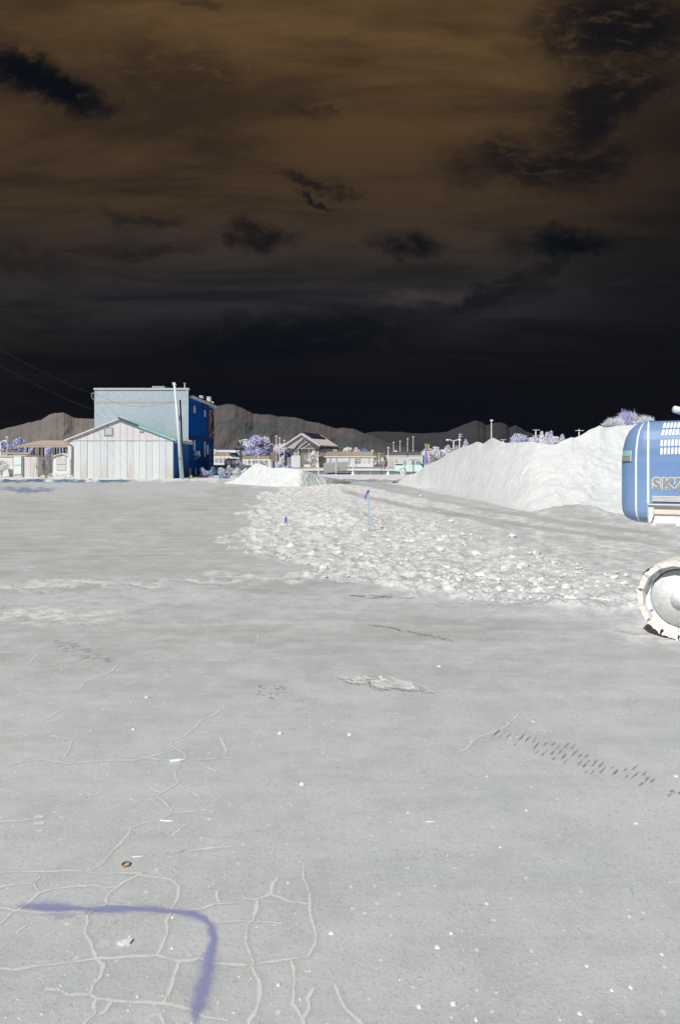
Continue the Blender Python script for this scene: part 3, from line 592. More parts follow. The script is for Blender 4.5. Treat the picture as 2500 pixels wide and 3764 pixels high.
wpart('roof_slope', M_ROOFT, shed, lambda b: b.prism([(xa, 65.75, za), (xr + ox, 65.75, ze - ox * sr_), (xr + ox, 65.75, ze - ox * sr_ + .13), (xa, 65.75, za + .13)], (0, 7.6, 0)), label='teal metal roof slope')
wpart('ridge_cap', mat('dark_flashing', C(24, 42, 70), 0.5, 0.2), shed, lambda b: b.prism([(xa - .02, 65.6, za + .14), (xa + 1.9, 65.6, za + .14 - 1.9 * sr_), (xa + 1.9, 65.6, za + .20 - 1.9 * sr_), (xa - .02, 65.6, za + .22)], (0, .3, 0)))
wpart('rake_trim', mat('tan_trim', C(190, 168, 140), 0.7), shed, lambda b: b.prism([(xa + 2.0, 73.2, za - 2.0 * sr_ + .14), (xr + ox, 73.2, ze - ox * sr_ + .14), (xr + ox, 73.2, ze - ox * sr_ + .22), (xa + 2.0, 73.2, za - 2.0 * sr_ + .22)], (0, .14, 0)))
wpart('eave_trim', M_WHITE, shed, lambda b: b.box((xr + .2, 65.9, ze - ox * sr_ - .16), (xr + .3, 73.3, ze - ox * sr_ - .005)))
wpart('foundation', mat('pale_concrete', C(214, 214, 212), 0.9, 0.1, 3), shed, lambda b: b.box((xl - .04, 65.9, -.1), (xr + .04, 73.1, .05)))
vf = wpart('vent_window', mat('grey_frame', C(150, 158, 162), 0.8), shed, lambda b: (b.box((X(383, 66), 65.90, zl(1602)), (X(415, 66), 65.95, zl(1599.5))), b.box((X(383, 66), 65.90, zl(1574.5)), (X(415, 66), 65.95, zl(1572))),
     b.box((X(383, 66), 65.90, zl(1599.4)), (X(385.5, 66), 65.95, zl(1574.6))), b.box((X(412.5, 66), 65.90, zl(1599.4)), (X(415, 66), 65.95, zl(1574.6)))), label='grey framed louvred gable window')
for k in range(5):
    q = 386.2 + k * 5.3; wpart('slat', mat('pale_slat', C(196, 202, 204), 0.8), vf, lambda b: b.box((X(q, 66), 65.92, zl(1599.2)), (X(q + 4.6, 66), 65.96, zl(1574.8))))
wpart('wall_vent', mat('grey_vent', C(168, 170, 170), 0.8), shed, lambda b: b.prism([(X(514, 66), 65.88, zl(1589)), (X(528, 66), 65.88, zl(1589)), (X(528, 66), 65.88, zl(1582.5)), (X(519, 66), 65.88, zl(1578)), (X(514, 66), 65.88, zl(1580))], (0, .09, 0)))
wpart('downspout', mat('brown_pipe', C(150, 134, 124), 0.6), shed, lambda b: b.tube([(X(238, 66), 65.85, zl(1624)), (X(252, 66), 65.85, zl(1630)), (X(264, 66), 65.85, zl(1636)), (X(266, 66), 65.85, zl(1640)), (X(265.5, 66), 65.85, zl(1746))], .055, 8))
wpart('wall_hatch', mat('pale_hatch', C(206, 208, 210), 0.8), shed, lambda b: b.box((X(254, 66), 65.92, .1), (X(260.5, 66), 65.96, zl(1687))))
wpart('gable_beam', M_WHITE, shed, lambda b: b.box((xl, 65.90, zl(1619) - .02), (xr - .02, 65.955, zl(1617) + .0)))

# ------------------------------------------------------------------ brick building
def brick_mat(name, col, mortar, scale=2.4, dirt=None, amt=0.3):
    m = bpy.data.materials.new(name); m.use_nodes = True; t = NT(m.node_tree); b = t.n['Principled BSDF']
    oc = t.new('ShaderNodeTexCoord').outputs['Object']; s = t.new('ShaderNodeSeparateXYZ'); t.put(s.inputs[0], oc)
    cb = t.new('ShaderNodeCombineXYZ'); t.put(cb.inputs[0], t.math('ADD', s.outputs[0], s.outputs[1])); t.put(cb.inputs[1], s.outputs[2])
    br = t.new('ShaderNodeTexBrick'); t.put(br.inputs['Vector'], cb.outputs[0]); br.inputs['Scale'].default_value = scale
    br.inputs['Color1'].default_value = col; br.inputs['Color2'].default_value = tuple(c * 0.8 for c in col[:3]) + (1,); br.inputs['Mortar'].default_value = mortar
    br.inputs['Mortar Size'].default_value = 0.03
    n = t.noise(t.mapping(oc, scale=(0.5, 0.5, 2.5)), 1.6, 8, 0.7); c = t.mix(t.math('MULTIPLY', t.rng(n, 0.45, 0.72), amt), br.outputs['Color'], dirt or mortar)
    st = t.noise(t.mapping(oc, scale=(1.2, 1.2, 0.1)), 1.2, 5, 0.6)
    c = t.mix(t.math('MULTIPLY', t.rng(st, 0.5, 0.8), 0.3), c, tuple(v * 0.7 for v in col[:3]) + (1,))
    t.put(b.inputs['Base Color'], c); b.inputs['Roughness'].default_value = 0.95; b.inputs['Specular IOR Level'].default_value = 0.05
    bp = t.new('ShaderNodeBump'); bp.inputs['Strength'].default_value = 0.4; bp.inputs['Distance'].default_value = 0.02; t.put(bp.inputs['Height'], n); t.put(b.inputs['Normal'], bp.outputs[0])
    return m
BD = 75.0; bx0, bx1 = X(347, BD), X(693, BD); side = lambda px: bx1 * F / (px - 1250)       # distance along the side wall seen at column px
zb = lambda py: Z(py, BD)
brick = empty('brick_building', ((bx0 + bx1) / 2, BD, 0), 'tall flat-roofed brick building with deep blue side wall behind the shed', 'building')
M_BF = brick_mat('shaded_greyblue_brick', C(172, 188, 200, 1.02), C(190, 200, 206, 1.02), 2.4, C(200, 207, 212, 1.1), 0.5)  # shade on the front is painted in, inverted to a pale tone
M_BS = brick_mat('sunlit_blue_brick', (0.0, 0.085, 0.44, 1), (0.004, 0.12, 0.52, 1), 2.4, (0.0, 0.05, 0.28, 1), 0.4)  # same brick as the front, with inverted sunlight put into its blue
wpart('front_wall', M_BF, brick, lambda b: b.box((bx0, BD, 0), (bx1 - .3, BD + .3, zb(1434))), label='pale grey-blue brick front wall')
wpart('brick_band', mat('grey_band', C(176, 180, 182), 0.9, 0.08, 2), brick, lambda b: b.box((bx0 - .01, BD - .03, zb(1481)), (bx1 - .02, BD - .003, zb(1472))))
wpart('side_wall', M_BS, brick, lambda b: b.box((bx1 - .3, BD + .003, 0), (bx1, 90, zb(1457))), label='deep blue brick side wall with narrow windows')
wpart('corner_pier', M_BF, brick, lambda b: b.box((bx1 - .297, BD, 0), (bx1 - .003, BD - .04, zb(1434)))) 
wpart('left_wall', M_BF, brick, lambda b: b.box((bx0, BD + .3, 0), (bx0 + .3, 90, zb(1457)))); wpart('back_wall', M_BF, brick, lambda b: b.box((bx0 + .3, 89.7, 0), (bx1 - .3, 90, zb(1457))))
wpart('roof', mat('tar_roof', C(120, 120, 118), 0.9), brick, lambda b: b.box((bx0 + .3, BD + .3, zb(1462)), (bx1 - .3, 89.7, zb(1458))))
wpart('parapet_cap', mat('parapet_tin', C(186, 188, 192), 0.6, 0.06), brick, lambda b: b.box((bx0 - .06, BD - .1, zb(1434) + .002), (bx1 + .06, BD + .4, zb(1427))))
wpart('parapet_return', mat('dark_flashing', (0, 0, 0)), brick, lambda b: b.prism([(bx1 - .25, BD + .41, zb(1457)), (bx1 - .25, BD + 1.2, zb(1457)), (bx1 - .25, BD + .41, zb(1434))], (.25, 0, 0)))
for a, c, z0 in ((693.5, 741, 0.0), (742, 788, 0.02)):
    d0, d1 = side(a) + (.5 if a < 700 else 0), min(side(c), 91.2)
    wpart('cornice', mat('white_cornice', C(214, 220, 226), 0.7, 0.1, 3), brick, lambda b: b.box((bx1 + .002, d0, zb(1460)), (bx1 + .35, d1, zb(1453) + z0)))
    wpart('cornice_flashing', MATS['dark_flashing'], brick, lambda b: b.box((bx1 - .3, d0, zb(1453) + z0 + .003), (bx1 + .38, d1, zb(1448.5) + z0)))
for y0, y1, nm in ((1487, 1497, 0), (1606, 1622, 0), (1700, 1706, 0)):
    wpart('wall_band', mat('navy_band', (0.002, 0.035, 0.2), 0.9, 0.2, 2), brick, lambda b: b.box((bx1 + .002, BD + .1, Z(y1 - 8, BD)), (bx1 + .05, 89.9, Z(y0 - 8, BD))))
M_PANE = mat('pale_pane', (0.80, 0.84, 0.86), 0.25, 0.05); M_SILL = mat('navy_sill', (0.004, 0.02, 0.10), 0.9)
for px0, px1, y0, y1 in ((711, 717, 1491, 1521), (750, 754.5, 1507, 1534), (711, 716.5, 1618, 1660), (750, 754.5, 1624, 1680), (759.5, 765.5, 1636, 1671), (694.5, 701, 1721, 1752), (716.5, 721, 1722, 1748)):
    d0, d1 = side(px0), side(px1); z0, z1 = Z(y1, d0), Z(y0, d0)
    wn = wpart('window', mat('window_frame', (0.6, 0.72, 0.84), 0.6), brick, lambda b: (b.box((bx1 + .003, d0, z0), (bx1 + .06, d0 + .08, z1)), b.box((bx1 + .003, d1 - .08, z0), (bx1 + .06, d1, z1)), b.box((bx1 + .003, d0 + .08, z1 - .08), (bx1 + .06, d1 - .08, z1))))
    wpart('pane', M_PANE, wn, lambda b: b.box((bx1 + .004, d0 + .082, z0 + .01), (bx1 + .03, d1 - .082, z1 - .082)))
    wpart('sill', M_SILL, wn, lambda b: b.box((bx1 + .004, d0 - .1, z0 - .14), (bx1 + .14, d1 + .1, z0 - .003)))
d0, d1 = side(766), side(784); sg = wpart('mural_panel', mat('brown_mural', (0.30, 0.17, 0.14), 0.8, 0.2, 1.5), brick, lambda b: b.box((bx1 + .06, d0, Z(1611, d1)), (bx1 + .12, d1, Z(1514, d1))), label='brown painted mural panel with dark strokes')
for (a, za_, c, zc, r_) in ((.2, .15, .7, .75, .22), (.75, .25, .65, .85, .25), (.3, .75, .55, .95, .15), (.5, .05, .8, .12, .18), (.3, .5, .6, .35, .2)):
    h = Z(1514, d1) - Z(1611, d1); zz = Z(1611, d1)
    wpart('mural_stroke', mat('mural_ink', (0.05, 0.05, 0.09), 0.8), sg, lambda b: b.tube([(bx1 + .13, d0 + (d1 - d0) * a, zz + h * za_), (bx1 + .13, d0 + (d1 - d0) * c, zz + h * zc)], r_ * .6, 5))
wpart('sign_band', mat('navy_band', (0, 0, 0)), brick, lambda b: b.box((bx1 + .06, side(742), Z(1509, d1)), (bx1 + .10, d1, Z(1487, d1))))
for k in range(6):
    yy = side(767) + k * 0.62; wpart('sign_stroke', mat('pale_stroke', (0.35, 0.45, 0.6), 0.8), brick, lambda b: b.box((bx1 + .102, yy, Z(1505, d1)), (bx1 + .13, yy + .22, Z(1490, d1))))
wpart('air_conditioner', mat('ac_metal', C(190, 200, 204, 0.5), 0.5), brick, lambda b: b.box((bx1 + .005, side(713), Z(1672, 78)), (bx1 + .55, side(717.5), Z(1658, 78))))
wpart('awning_bracket', mat('white_cornice', (0, 0, 0)), brick, lambda b: (b.tube([(bx1 + .02, 77.8, Z(1688, 78)), (bx1 + .75, 77.8, Z(1675, 78))], .05, 6), b.tube([(bx1 + .02, 77.8, Z(1674, 78)), (bx1 + .8, 77.8, Z(1674, 78))], .05, 6)))
wpart('drain_pipe', mat('white_cornice', (0, 0, 0)), brick, lambda b: b.tube([(bx1 + .08, side(770), .1), (bx1 + .08, side(770), Z(1651, 87))], .06, 6))
wpart('roof_vent', mat('roof_tin', C(190, 194, 196), 0.6, 0.1), brick, lambda b: b.box((X(559, 79), 79, Z(1432, 79)), (X(605, 79), 81, Z(1420, 79))))
for k in range(11): wpart('vent_rib', mat('roof_tin', (0, 0, 0)), brick, lambda b: b.box((X(560.5 + 4.1 * k, 79), 78.95, Z(1431, 79)), (X(562.3 + 4.1 * k, 79), 78.997, Z(1420.5, 79))))
wpart('vent_pipe', mat('roof_tin', (0, 0, 0)), brick, lambda b: (b.tube([(X(679.5, 77), 77, Z(1430, 77)), (X(679.5, 77), 77, Z(1411, 77))], .09, 8), b.tube([(X(679.5, 77), 77, Z(1410.9, 77)), (X(679.5, 77), 77, Z(1409, 77))], .16, 8)))
wpart('chimney', mat('chimney_block', C(214, 216, 218, .95), 0.8), brick, lambda b: (b.box((X(760, 86), 86, Z(1480, 86)), (X(773, 86) - .05, 87, Z(1460.5, 86))), b.box((X(759.5, 86), 85.95, Z(1460.4, 86)), (X(774, 86) - .05, 87.05, Z(1458.5, 86)))))
wpart('roof_box', mat('roof_tin', (0, 0, 0)), brick, lambda b: (b.box((X(732, 82), 82, Z(1466, 82)), (X(744, 82), 83, Z(1454, 82))), b.box((X(777, 88), 88, Z(1486, 88)), (X(784, 88), 88.6, Z(1476, 88)))))
wpart('meter_box', mat('grey_frame', (0, 0, 0)), brick, lambda b: b.box((X(656, BD), BD - .25, zb(1538)), (X(662, BD), BD - .005, zb(1526))))
wpart('wire_bracket', mat('grey_frame', (0, 0, 0)), brick, lambda b: (b.tube([(bx0, BD + .1, zb(1447)), (X(336, BD), BD + .1, zb(1446))], .05, 6), b.tube([(X(336, BD), BD + .1, zb(1446)), (X(336, BD), BD + .1, zb(1458)), (X(340, BD), BD + .1, zb(1467)), (bx0, BD + .1, zb(1468))], .04, 6)))
for px, w_ in ((696, 10),):
    wthing('concrete_block', mat('pale_concrete', (0, 0, 0)), (X(702, 65.5), 65.5, 0), lambda b: (b.box((X(696, 65.5), 65.3, -.02), (X(705.5, 65.5), 65.7, Z(1748, 65.5))), b.box((X(697.5, 65.5), 65.35, Z(1748, 65.5)), (X(704, 65.5), 65.65, Z(1745, 65.5)))), 'pale concrete block beside the leaning utility pole', 'block')
# poles in front of the shed side
M_POLE = mat('weathered_pole', C(206, 218, 228), 0.9, 0.08, 4, 0.3, 20, streak=True)
up = empty('utility_pole', (X(669, 64.5), 64.5, 0), 'leaning pale wooden utility pole at the shed corner', 'utility pole')
wpart('shaft', M_POLE, up, lambda b: b.tube([(X(669, 64.5), 64.5, -.1), (X(656, 64.5), 64.5, Z(1570, 64.5)), (X(641, 64.5), 64.5, Z(1407, 64.5))], [.20, .155, .105], 12), smooth=True)
wpart('top_bracket', M_POLE, up, lambda b: (b.box((X(641, 64.5), 64.36, Z(1418, 64.5)), (X(649, 64.5), 64.44, Z(1415, 64.5))), b.tube([(X(636, 64.5), 64.5, Z(1418, 64.5)), (X(634, 64.5), 64.5, Z(1405, 64.5))], .03, 5)))
wpart('pole_tag', MATS['dark_flashing'], up, lambda b: b.box((X(661, 64.5), 64.25, Z(1690, 64.5)), (X(664, 64.5), 64.30, Z(1683, 64.5))))
cp = empty('conduit_pole', (X(671.5, 65), 65, 0), 'thin dark blue pipe mast beside the leaning utility pole', 'mast')
wpart('pipe', mat('navy_pipe', C(28, 48, 78), 0.5), cp, lambda b: b.tube([(X(671, 65), 65, Z(1722, 65)), (X(667, 65), 65, Z(1570, 65)), (X(662, 65), 65, Z(1470, 65))], .075, 8), smooth=True)
wpart('base_pipe', mat('pale_blue_pipe', C(200, 216, 230), 0.5), cp, lambda b: b.tube([(X(671.5, 65), 65, -.05), (X(671, 65), 65, Z(1723, 65))], .085, 8))
wpart('cross_strap', mat('navy_pipe', (0, 0, 0)), cp, lambda b: (b.box((X(655, 65), 64.88, Z(1571, 65)), (X(671, 65), 64.92, Z(1569.5, 65))), b.box((X(665, 65), 64.88, Z(1723, 65)), (X(677, 65), 64.92, Z(1721.5, 65)))))
M_WIRE = mat('grey_wire', C(66, 62, 64), 0.8)
def wire(a, b_, sag, label, r=.012):
    a, b_ = Vector(a), Vector(b_); pts = [a.lerp(b_, q / 24) - Vector((0, 0, sag * 4 * q / 24 * (1 - q / 24))) for q in range(25)]
    wthing('power_line', M_WIRE, tuple(b_), lambda b: b.tube(pts, r, 4), label, 'cable')
wire(P(-60, 1250, 40), (X(336, BD), BD, zb(1446)), 0.25, 'upper thin power line running to the brick building corner')
wire(P(-60, 1312, 40), (X(349, BD), BD - .05, zb(1508)), 0.25, 'lower thin power line running to the brick building wall')
wire((bx0, BD - .06, zb(1446)), P(641, 1475, 64.6), 0.9, 'slack cable from brick building to the leaning pole', .01)

# ------------------------------------------------------------------ excavator
EX = 7.1
# the machine stands turned by EXA about its near left corner: XE/ZE give the place on its near face before that turn
EXA = R(24); exL = X(2287, EX) - 0.01; _c, _s = math.cos(EXA), math.sin(EXA)
def SE(px): u = (px - 1250) / F; return (u * EX - exL) / (_c + u * _s)
def XE(px, d=None): return exL + SE(px)
def ZE(py, px=2400): return EYE - (py - HY) / F * (EX - SE(px) * _s)
def WL(p): v = Vector(p) - Vector((exL, EX, 0)); return Vector((exL + v.x * _c - v.y * _s, EX + v.x * _s + v.y * _c, v.z))
ex = empty('excavator', (5.2, 8.4, 0), 'blue tracked excavator with SK2 lettering parked before the dirt mound', 'excavator')
def ex_paint():
    m = bpy.data.materials.new('blue_paint'); m.use_nodes = True; t = NT(m.node_tree); b = t.n['Principled BSDF']
    oc = t.new('ShaderNodeTexCoord').outputs['Object']; s = t.new('ShaderNodeSeparateXYZ'); t.put(s.inputs[0], oc)
    n = t.noise(oc, 1.6, 6, 0.6); c = t.mix(t.rng(n, 0.35, 0.7), C(126, 160, 208, 1.18), C(136, 172, 220, 1.18))
    vs_ = t.noise(t.mapping(oc, scale=(14, 14, 0.7)), 1.0, 6, 0.7); c = t.mix(t.math('MULTIPLY', t.rng(vs_, 0.56, 0.7), 0.3), c, C(104, 138, 184, 1.2)); d = t.noise(oc, 9, 8, 0.7); c = t.mix(t.math('MULTIPLY', t.rng(d, 0.5, 0.75), 0.22), c, C(110, 144, 188, 1.25))
    low = t.rng(s.outputs[2], 1.35, 1.02); c = t.mix(t.math('MULTIPLY', low, t.math('MULTIPLY', t.noise(oc, 6, 6, 0.7), 0.9)), c, C(160, 182, 208, 1.2))
    sp = t.rng(t.noise(oc, 26, 3, 0.6), 0.68, 0.76); c = t.mix(t.math('MULTIPLY', sp, 0.5), c, C(168, 176, 176))
    top = t.rng(s.outputs[2], 1.72, 1.78); c = t.mix(t.math('MULTIPLY', top, 0.65), c, C(118, 148, 188, 1.2))
    t.put(b.inputs['Base Color'], c); b.inputs['Roughness'].default_value = 0.45; b.inputs['Specular IOR Level'].default_value = 0.35
    bp = t.new('ShaderNodeBump'); bp.inputs['Strength'].default_value = 0.08; bp.inputs['Distance'].default_value = 0.02; t.put(bp.inputs['Height'], t.noise(oc, 3, 3, 0.5)); t.put(b.inputs['Normal'], bp.outputs[0])
    return m
M_EX = ex_paint()
# the shell: a plan path (far left corner, round the near left corner, along the near face) times a rounded upright profile
RC = 0.26
def plan(s):                      # s in metres; 0 at the near left corner's end of the curve; returns point and outward normal
    arc = RC * math.pi / 2
    if s < 0: return Vector((exL, EX + RC - s, 0)), Vector((-1, 0, 0))
    if s < arc:
        a = s / RC; return Vector((exL + RC - RC * math.cos(a), EX + RC - RC * math.sin(a), 0)), Vector((-math.cos(a), -math.sin(a), 0))
    return Vector((exL + RC + s - arc, EX, 0)), Vector((0, -1, 0))
zB, zT = Z(1922, EX), Z(1545, EX)
PROF = [(0, .15), (.02, .075), (.055, .03), (.11, .006), (.18, 0), (.6, 0), (.72, .010), (.82, .035), (.90, .075), (.955, .13), (.985, .19), (1, .28), (1.015, .45), (1.02, .62)]
def prof(z):                      # inset at relative height
    return np.interp(z, [p[0] for p in PROF], [p[1] for p in PROF])
def shell(b, s0, s1, z0, z1, off=0.0, ns=26, nz=60):
    pts = []
    for i in range(ns):
        p, n = plan(s0 + (s1 - s0) * i / (ns - 1))
        for j in range(nz):
            q = z0 + (z1 - z0) * (j / (nz - 1)); ins = prof(q) - off
            pts.append(p - n * ins + Vector((0, 0, zB + (zT - zB) * q)))
    b.grid(pts, ns, nz)
arc = RC * math.pi / 2
s_at = lambda px: XE(px) - exL - RC + arc
sA, sB_, sC = s_at(2336), s_at(2381), 4.3
zpan = (ZE(1851) - zB) / (zT - zB)
wpart('counterweight', M_EX, ex, lambda b: shell(b, -2.3, sA, 0, 1.02, 0, 60, 60), True)
wpart('rear_band', M_EX, ex, lambda b: shell(b, sA + .008, sB_, 0.0, 1.02, 0, 8, 60), True)
wpart('engine_panel', M_EX, ex, lambda b: shell(b, sB_ + .008, sC, zpan, 1.02, 0, 40, 60), True)
M_SEAM = mat('white_seam', C(226, 232, 240), 0.7, 0.04)
wpart('panel_seam', M_SEAM, ex, lambda b: shell(b, sA - .008, sA + .014, 0.01, 1.0, .004, 4, 60), True)
wpart('panel_seam', M_SEAM, ex, lambda b: shell(b, sB_ - .006, sB_ + .016, zpan, 1.0, .004, 4, 60), True)
y0 = EX + .003
wpart('panel_edge', M_SEAM, ex, lambda b: b.box((XE(2383), EX - .006, ZE(1856)), (7.4, EX + .05, ZE(1852))))
wpart('shell_core', M_EX, ex, lambda b: b.box((exL + .5, EX + .5, zB + .1), (7.4, 9.6, zT - .03)))
wpart('rear_wall', M_EX, ex, lambda b: b.box((exL + .3, 9.6, zB + .05), (7.4, 9.72, zT - .12)))
for k in range(4):
    za_ = ZE(1842 - k * 5); wpart('trim_rib', mat('pale_trim', C(216, 218, 214), 0.6), ex, lambda b: b.box((XE(2374) + .06, EX - .02, za_), (7.4, EX - .002, za_ + .011)))
wpart('trim_back', mat('grey_trim', C(186, 188, 186), 0.7), ex, lambda b: b.box((XE(2374) + .06, EX - .008, ZE(1843)), (7.4, EX - .001, ZE(1822))))
0 and wpart('body_crease', M_EX, ex, lambda b: b.prism([(XE(2400), EX - .001, ZE(1716)), (XE(2400), EX - .018, ZE(1722)), (XE(2400), EX - .001, ZE(1732))], (4.0, 0, 0)))
# side frame under the panel
M_BEI = mat('beige_frame', C(226, 216, 206), 0.85, 0.06, 4, dirt=C(206, 202, 198), dirt_amt=0.5)
M_PALE = mat('dusty_pale_steel', C(226, 230, 230), 0.9, 0.06, 5, 0.3, 40, dirt=C(204, 208, 208), dirt_amt=0.5)
wpart('side_frame', M_BEI, ex, lambda b: b.box((XE(2405), EX + .04, ZE(1890)), (7.4, EX + .3, ZE(1853) - .004)))
wpart('frame_end', M_PALE, ex, lambda b: b.prism([(XE(2383), EX + .02, ZE(1856)), (XE(2404), EX + .02, ZE(1856)), (XE(2404), EX + .02, ZE(1890)), (XE(2395), EX + .02, ZE(1918)), (XE(2385), EX + .02, ZE(1918))][::-1], (0, .3, 0)))
wpart('lower_beam', M_PALE, ex, lambda b: b.box((XE(2396), EX + .06, ZE(1924)), (7.4, EX + .5, ZE(1891))))
for px in (2394, 2485): wpart('step_bracket', M_PALE, ex, lambda b: b.box((XE(px), EX + .03, ZE(1931)), (XE(px + 16), EX + .2, ZE(1924.3))))
wpart('belly_plate', M_PALE, ex, lambda b: b.box((exL + .3, EX + .35, zB + .02), (7.4, 9.6, zB + .1)))
# cooling slots, two pairs of rows
M_SLOT = mat('white_slot', C(238, 240, 242), 0.8, 0.03)
def slot(px, py, w_, h_, lean):
    b = MB(); n = 6; pts = []
    for i in range(4 * n):                                   # rounded leaning slot, following the curved panel
        a = 2 * math.pi * i / (4 * n); cx = math.copysign(abs(math.cos(a)) ** 0.4, math.cos(a)); cy = math.copysign(abs(math.sin(a)) ** 0.4, math.sin(a))
        qx = px + cx * w_ / 2 + lean * cy * h_ / 2; qy = py - cy * h_ / 2; z = ZE(qy); ins = float(prof((z - zB) / (zT - zB)))
        pts.append(Vector((XE(qx), EX + ins - .004, z)))
    c = sum(pts, Vector()) / len(pts); c.y = EX + float(prof((c.z - zB) / (zT - zB))) - .004
    b.add(pts + [c], [(i, (i + 1) % len(pts), len(pts)) for i in range(len(pts))]); return b
for py, h_, x0, lean in ((1563, 21, 2444, .28), (1590, 22, 2438, .22), (1629, 24, 2433, .08), (1659, 25, 2432, .05)):
    for k in range(14):
        q = slot(x0 + k * 13.4, py - k * 0.25, 9.2, h_, lean)
        r = ex.location; q.v = [(a - r.x, b - r.y, c - r.z) for a, b, c in q.v]; q.f = [f[::-1] for f in q.f]
        q.build('cooling_slot', M_SLOT, ex)
# tail lamp on the counterweight corner
lamp = wpart('tail_lamp', mat('lamp_frame', C(216, 220, 214), 0.5), ex, lambda b: shell(b, s_at(2318) - .15, s_at(2318), (ZE(1696) - zB) / (zT - zB), (ZE(1656) - zB) / (zT - zB), .008, 10, 6))
wpart('lens', mat('mint_lens', C(136, 200, 190), 0.25, 0.06), lamp, lambda b: shell(b, s_at(2318) - .14, s_at(2317) - .006, (ZE(1676) - zB) / (zT - zB), (ZE(1658) - zB) / (zT - zB), .016, 10, 6))
wpart('lens', mat('grey_lens', C(146, 152, 152), 0.25, 0.08), lamp, lambda b: shell(b, s_at(2318) - .14, s_at(2317) - .006, (ZE(1694) - zB) / (zT - zB), (ZE(1677) - zB) / (zT - zB), .016, 10, 6))
# model lettering
def lettering(txt, off, ext, y, m, name):
    cu = bpy.data.curves.new('t', 'FONT'); cu.body = txt; cu.size = 1; cu.offset = off; cu.extrude = ext; cu.space_character = 1.2
    tmp = bpy.data.objects.new('t', cu); me = bpy.data.meshes.new_from_object(tmp); bpy.data.objects.remove(tmp); bpy.data.curves.remove(cu)
    co = np.array([v.co[:] for v in me.vertices]); return me, co
base_me, bc = lettering('SK2', 0.042, 0.01, 0, None, '')
bx_ = bc[:, 0].min(); bz_ = bc[:, 1].min(); sxw = (XE(2514) - XE(2399)) / (bc[:, 0].max() - bx_); szh = (ZE(1755) - ZE(1799)) / (bc[:, 1].max() - bz_)
for off, dy, m, nm in ((0.042, .007, mat('grey_letter', C(150, 150, 146), 0.5, 0.03), 'lettering'), (0.085, .003, mat('letter_outline', C(230, 230, 224), 0.5, 0.03), 'lettering_outline')):
    me, co = lettering('SK2', off, 0.01, 0, None, '')
    new = np.stack([XE(2399) + (co[:, 0] - bx_) * sxw - ex.location.x, EX - dy - co[:, 2] * .1 - ex.location.y, ZE(1799) + (co[:, 1] - bz_) * szh - ex.location.z], -1)
    me.vertices.foreach_set('co', new.astype(np.float32).ravel()); me.materials.clear(); me.materials.append(m); me.update()
    o = bpy.data.objects.new(nm, me); COL.objects.link(o); o.parent = ex
wpart('exhaust_pipe', M_PALE, ex, lambda b: b.tube([WL(P(2479, 1505, 8.0)), WL(P(2502, 1511, 8.02)), WL(P(2560, 1528, 8.05)), WL(P(2600, 1560, 8.05))], [.042, .045, .048, .048], 12), True)
# tracks
TR = 0.385; _tp = WL(P(2336, 2300, 6.66)); TD = _tp.y
M_SHOE = mat('dusty_track_shoe', C(230, 224, 217), 0.95, 0.06, 8, 0.5, 40, dirt=C(236, 239, 240), dirt_amt=0.7)
M_CHAIN = mat('dusty_track_chain', C(222, 230, 232), 0.9, 0.08, 8, 0.5, 50, dirt=C(238, 241, 242), dirt_amt=0.6)
M_TFRAME = mat('dusty_track_frame', C(222, 225, 225), 0.95, 0.06, 5, 0.4, 30, dirt=C(205, 206, 206), dirt_amt=0.6)
tx0 = _tp.x + TR; tx1 = tx0 + 2.95
wpart('slew_ring', M_PALE, ex, lambda b: b.tube([(exL + 2.4, 8.4, .6), (exL + 2.4, 8.4, zB + .06)], .6, 32), True)
under = wpart('undercarriage', M_PALE, ex, lambda b: b.box((tx0 + .5, TD + .5, .42), (tx1 - .3, TD + 2.3, .8)))
def loop(s, r):                     # stadium loop; s from 0 to 1
    L = 2 * (tx1 - tx0) + 2 * math.pi * r; d = (s % 1) * L; st = tx1 - tx0
    if d < st: return Vector((tx1 - d, 0, TR + r)), 0.0
    d -= st
    if d < math.pi * r: a = d / r; return Vector((tx0 - r * math.sin(a), 0, TR + r * math.cos(a))), a
    d -= math.pi * r
    if d < st: return Vector((tx0 + d, 0, TR - r)), math.pi
    a = (d - st) / r; return Vector((tx1 + r * math.sin(a), 0, TR - r * math.cos(a))), math.pi + a
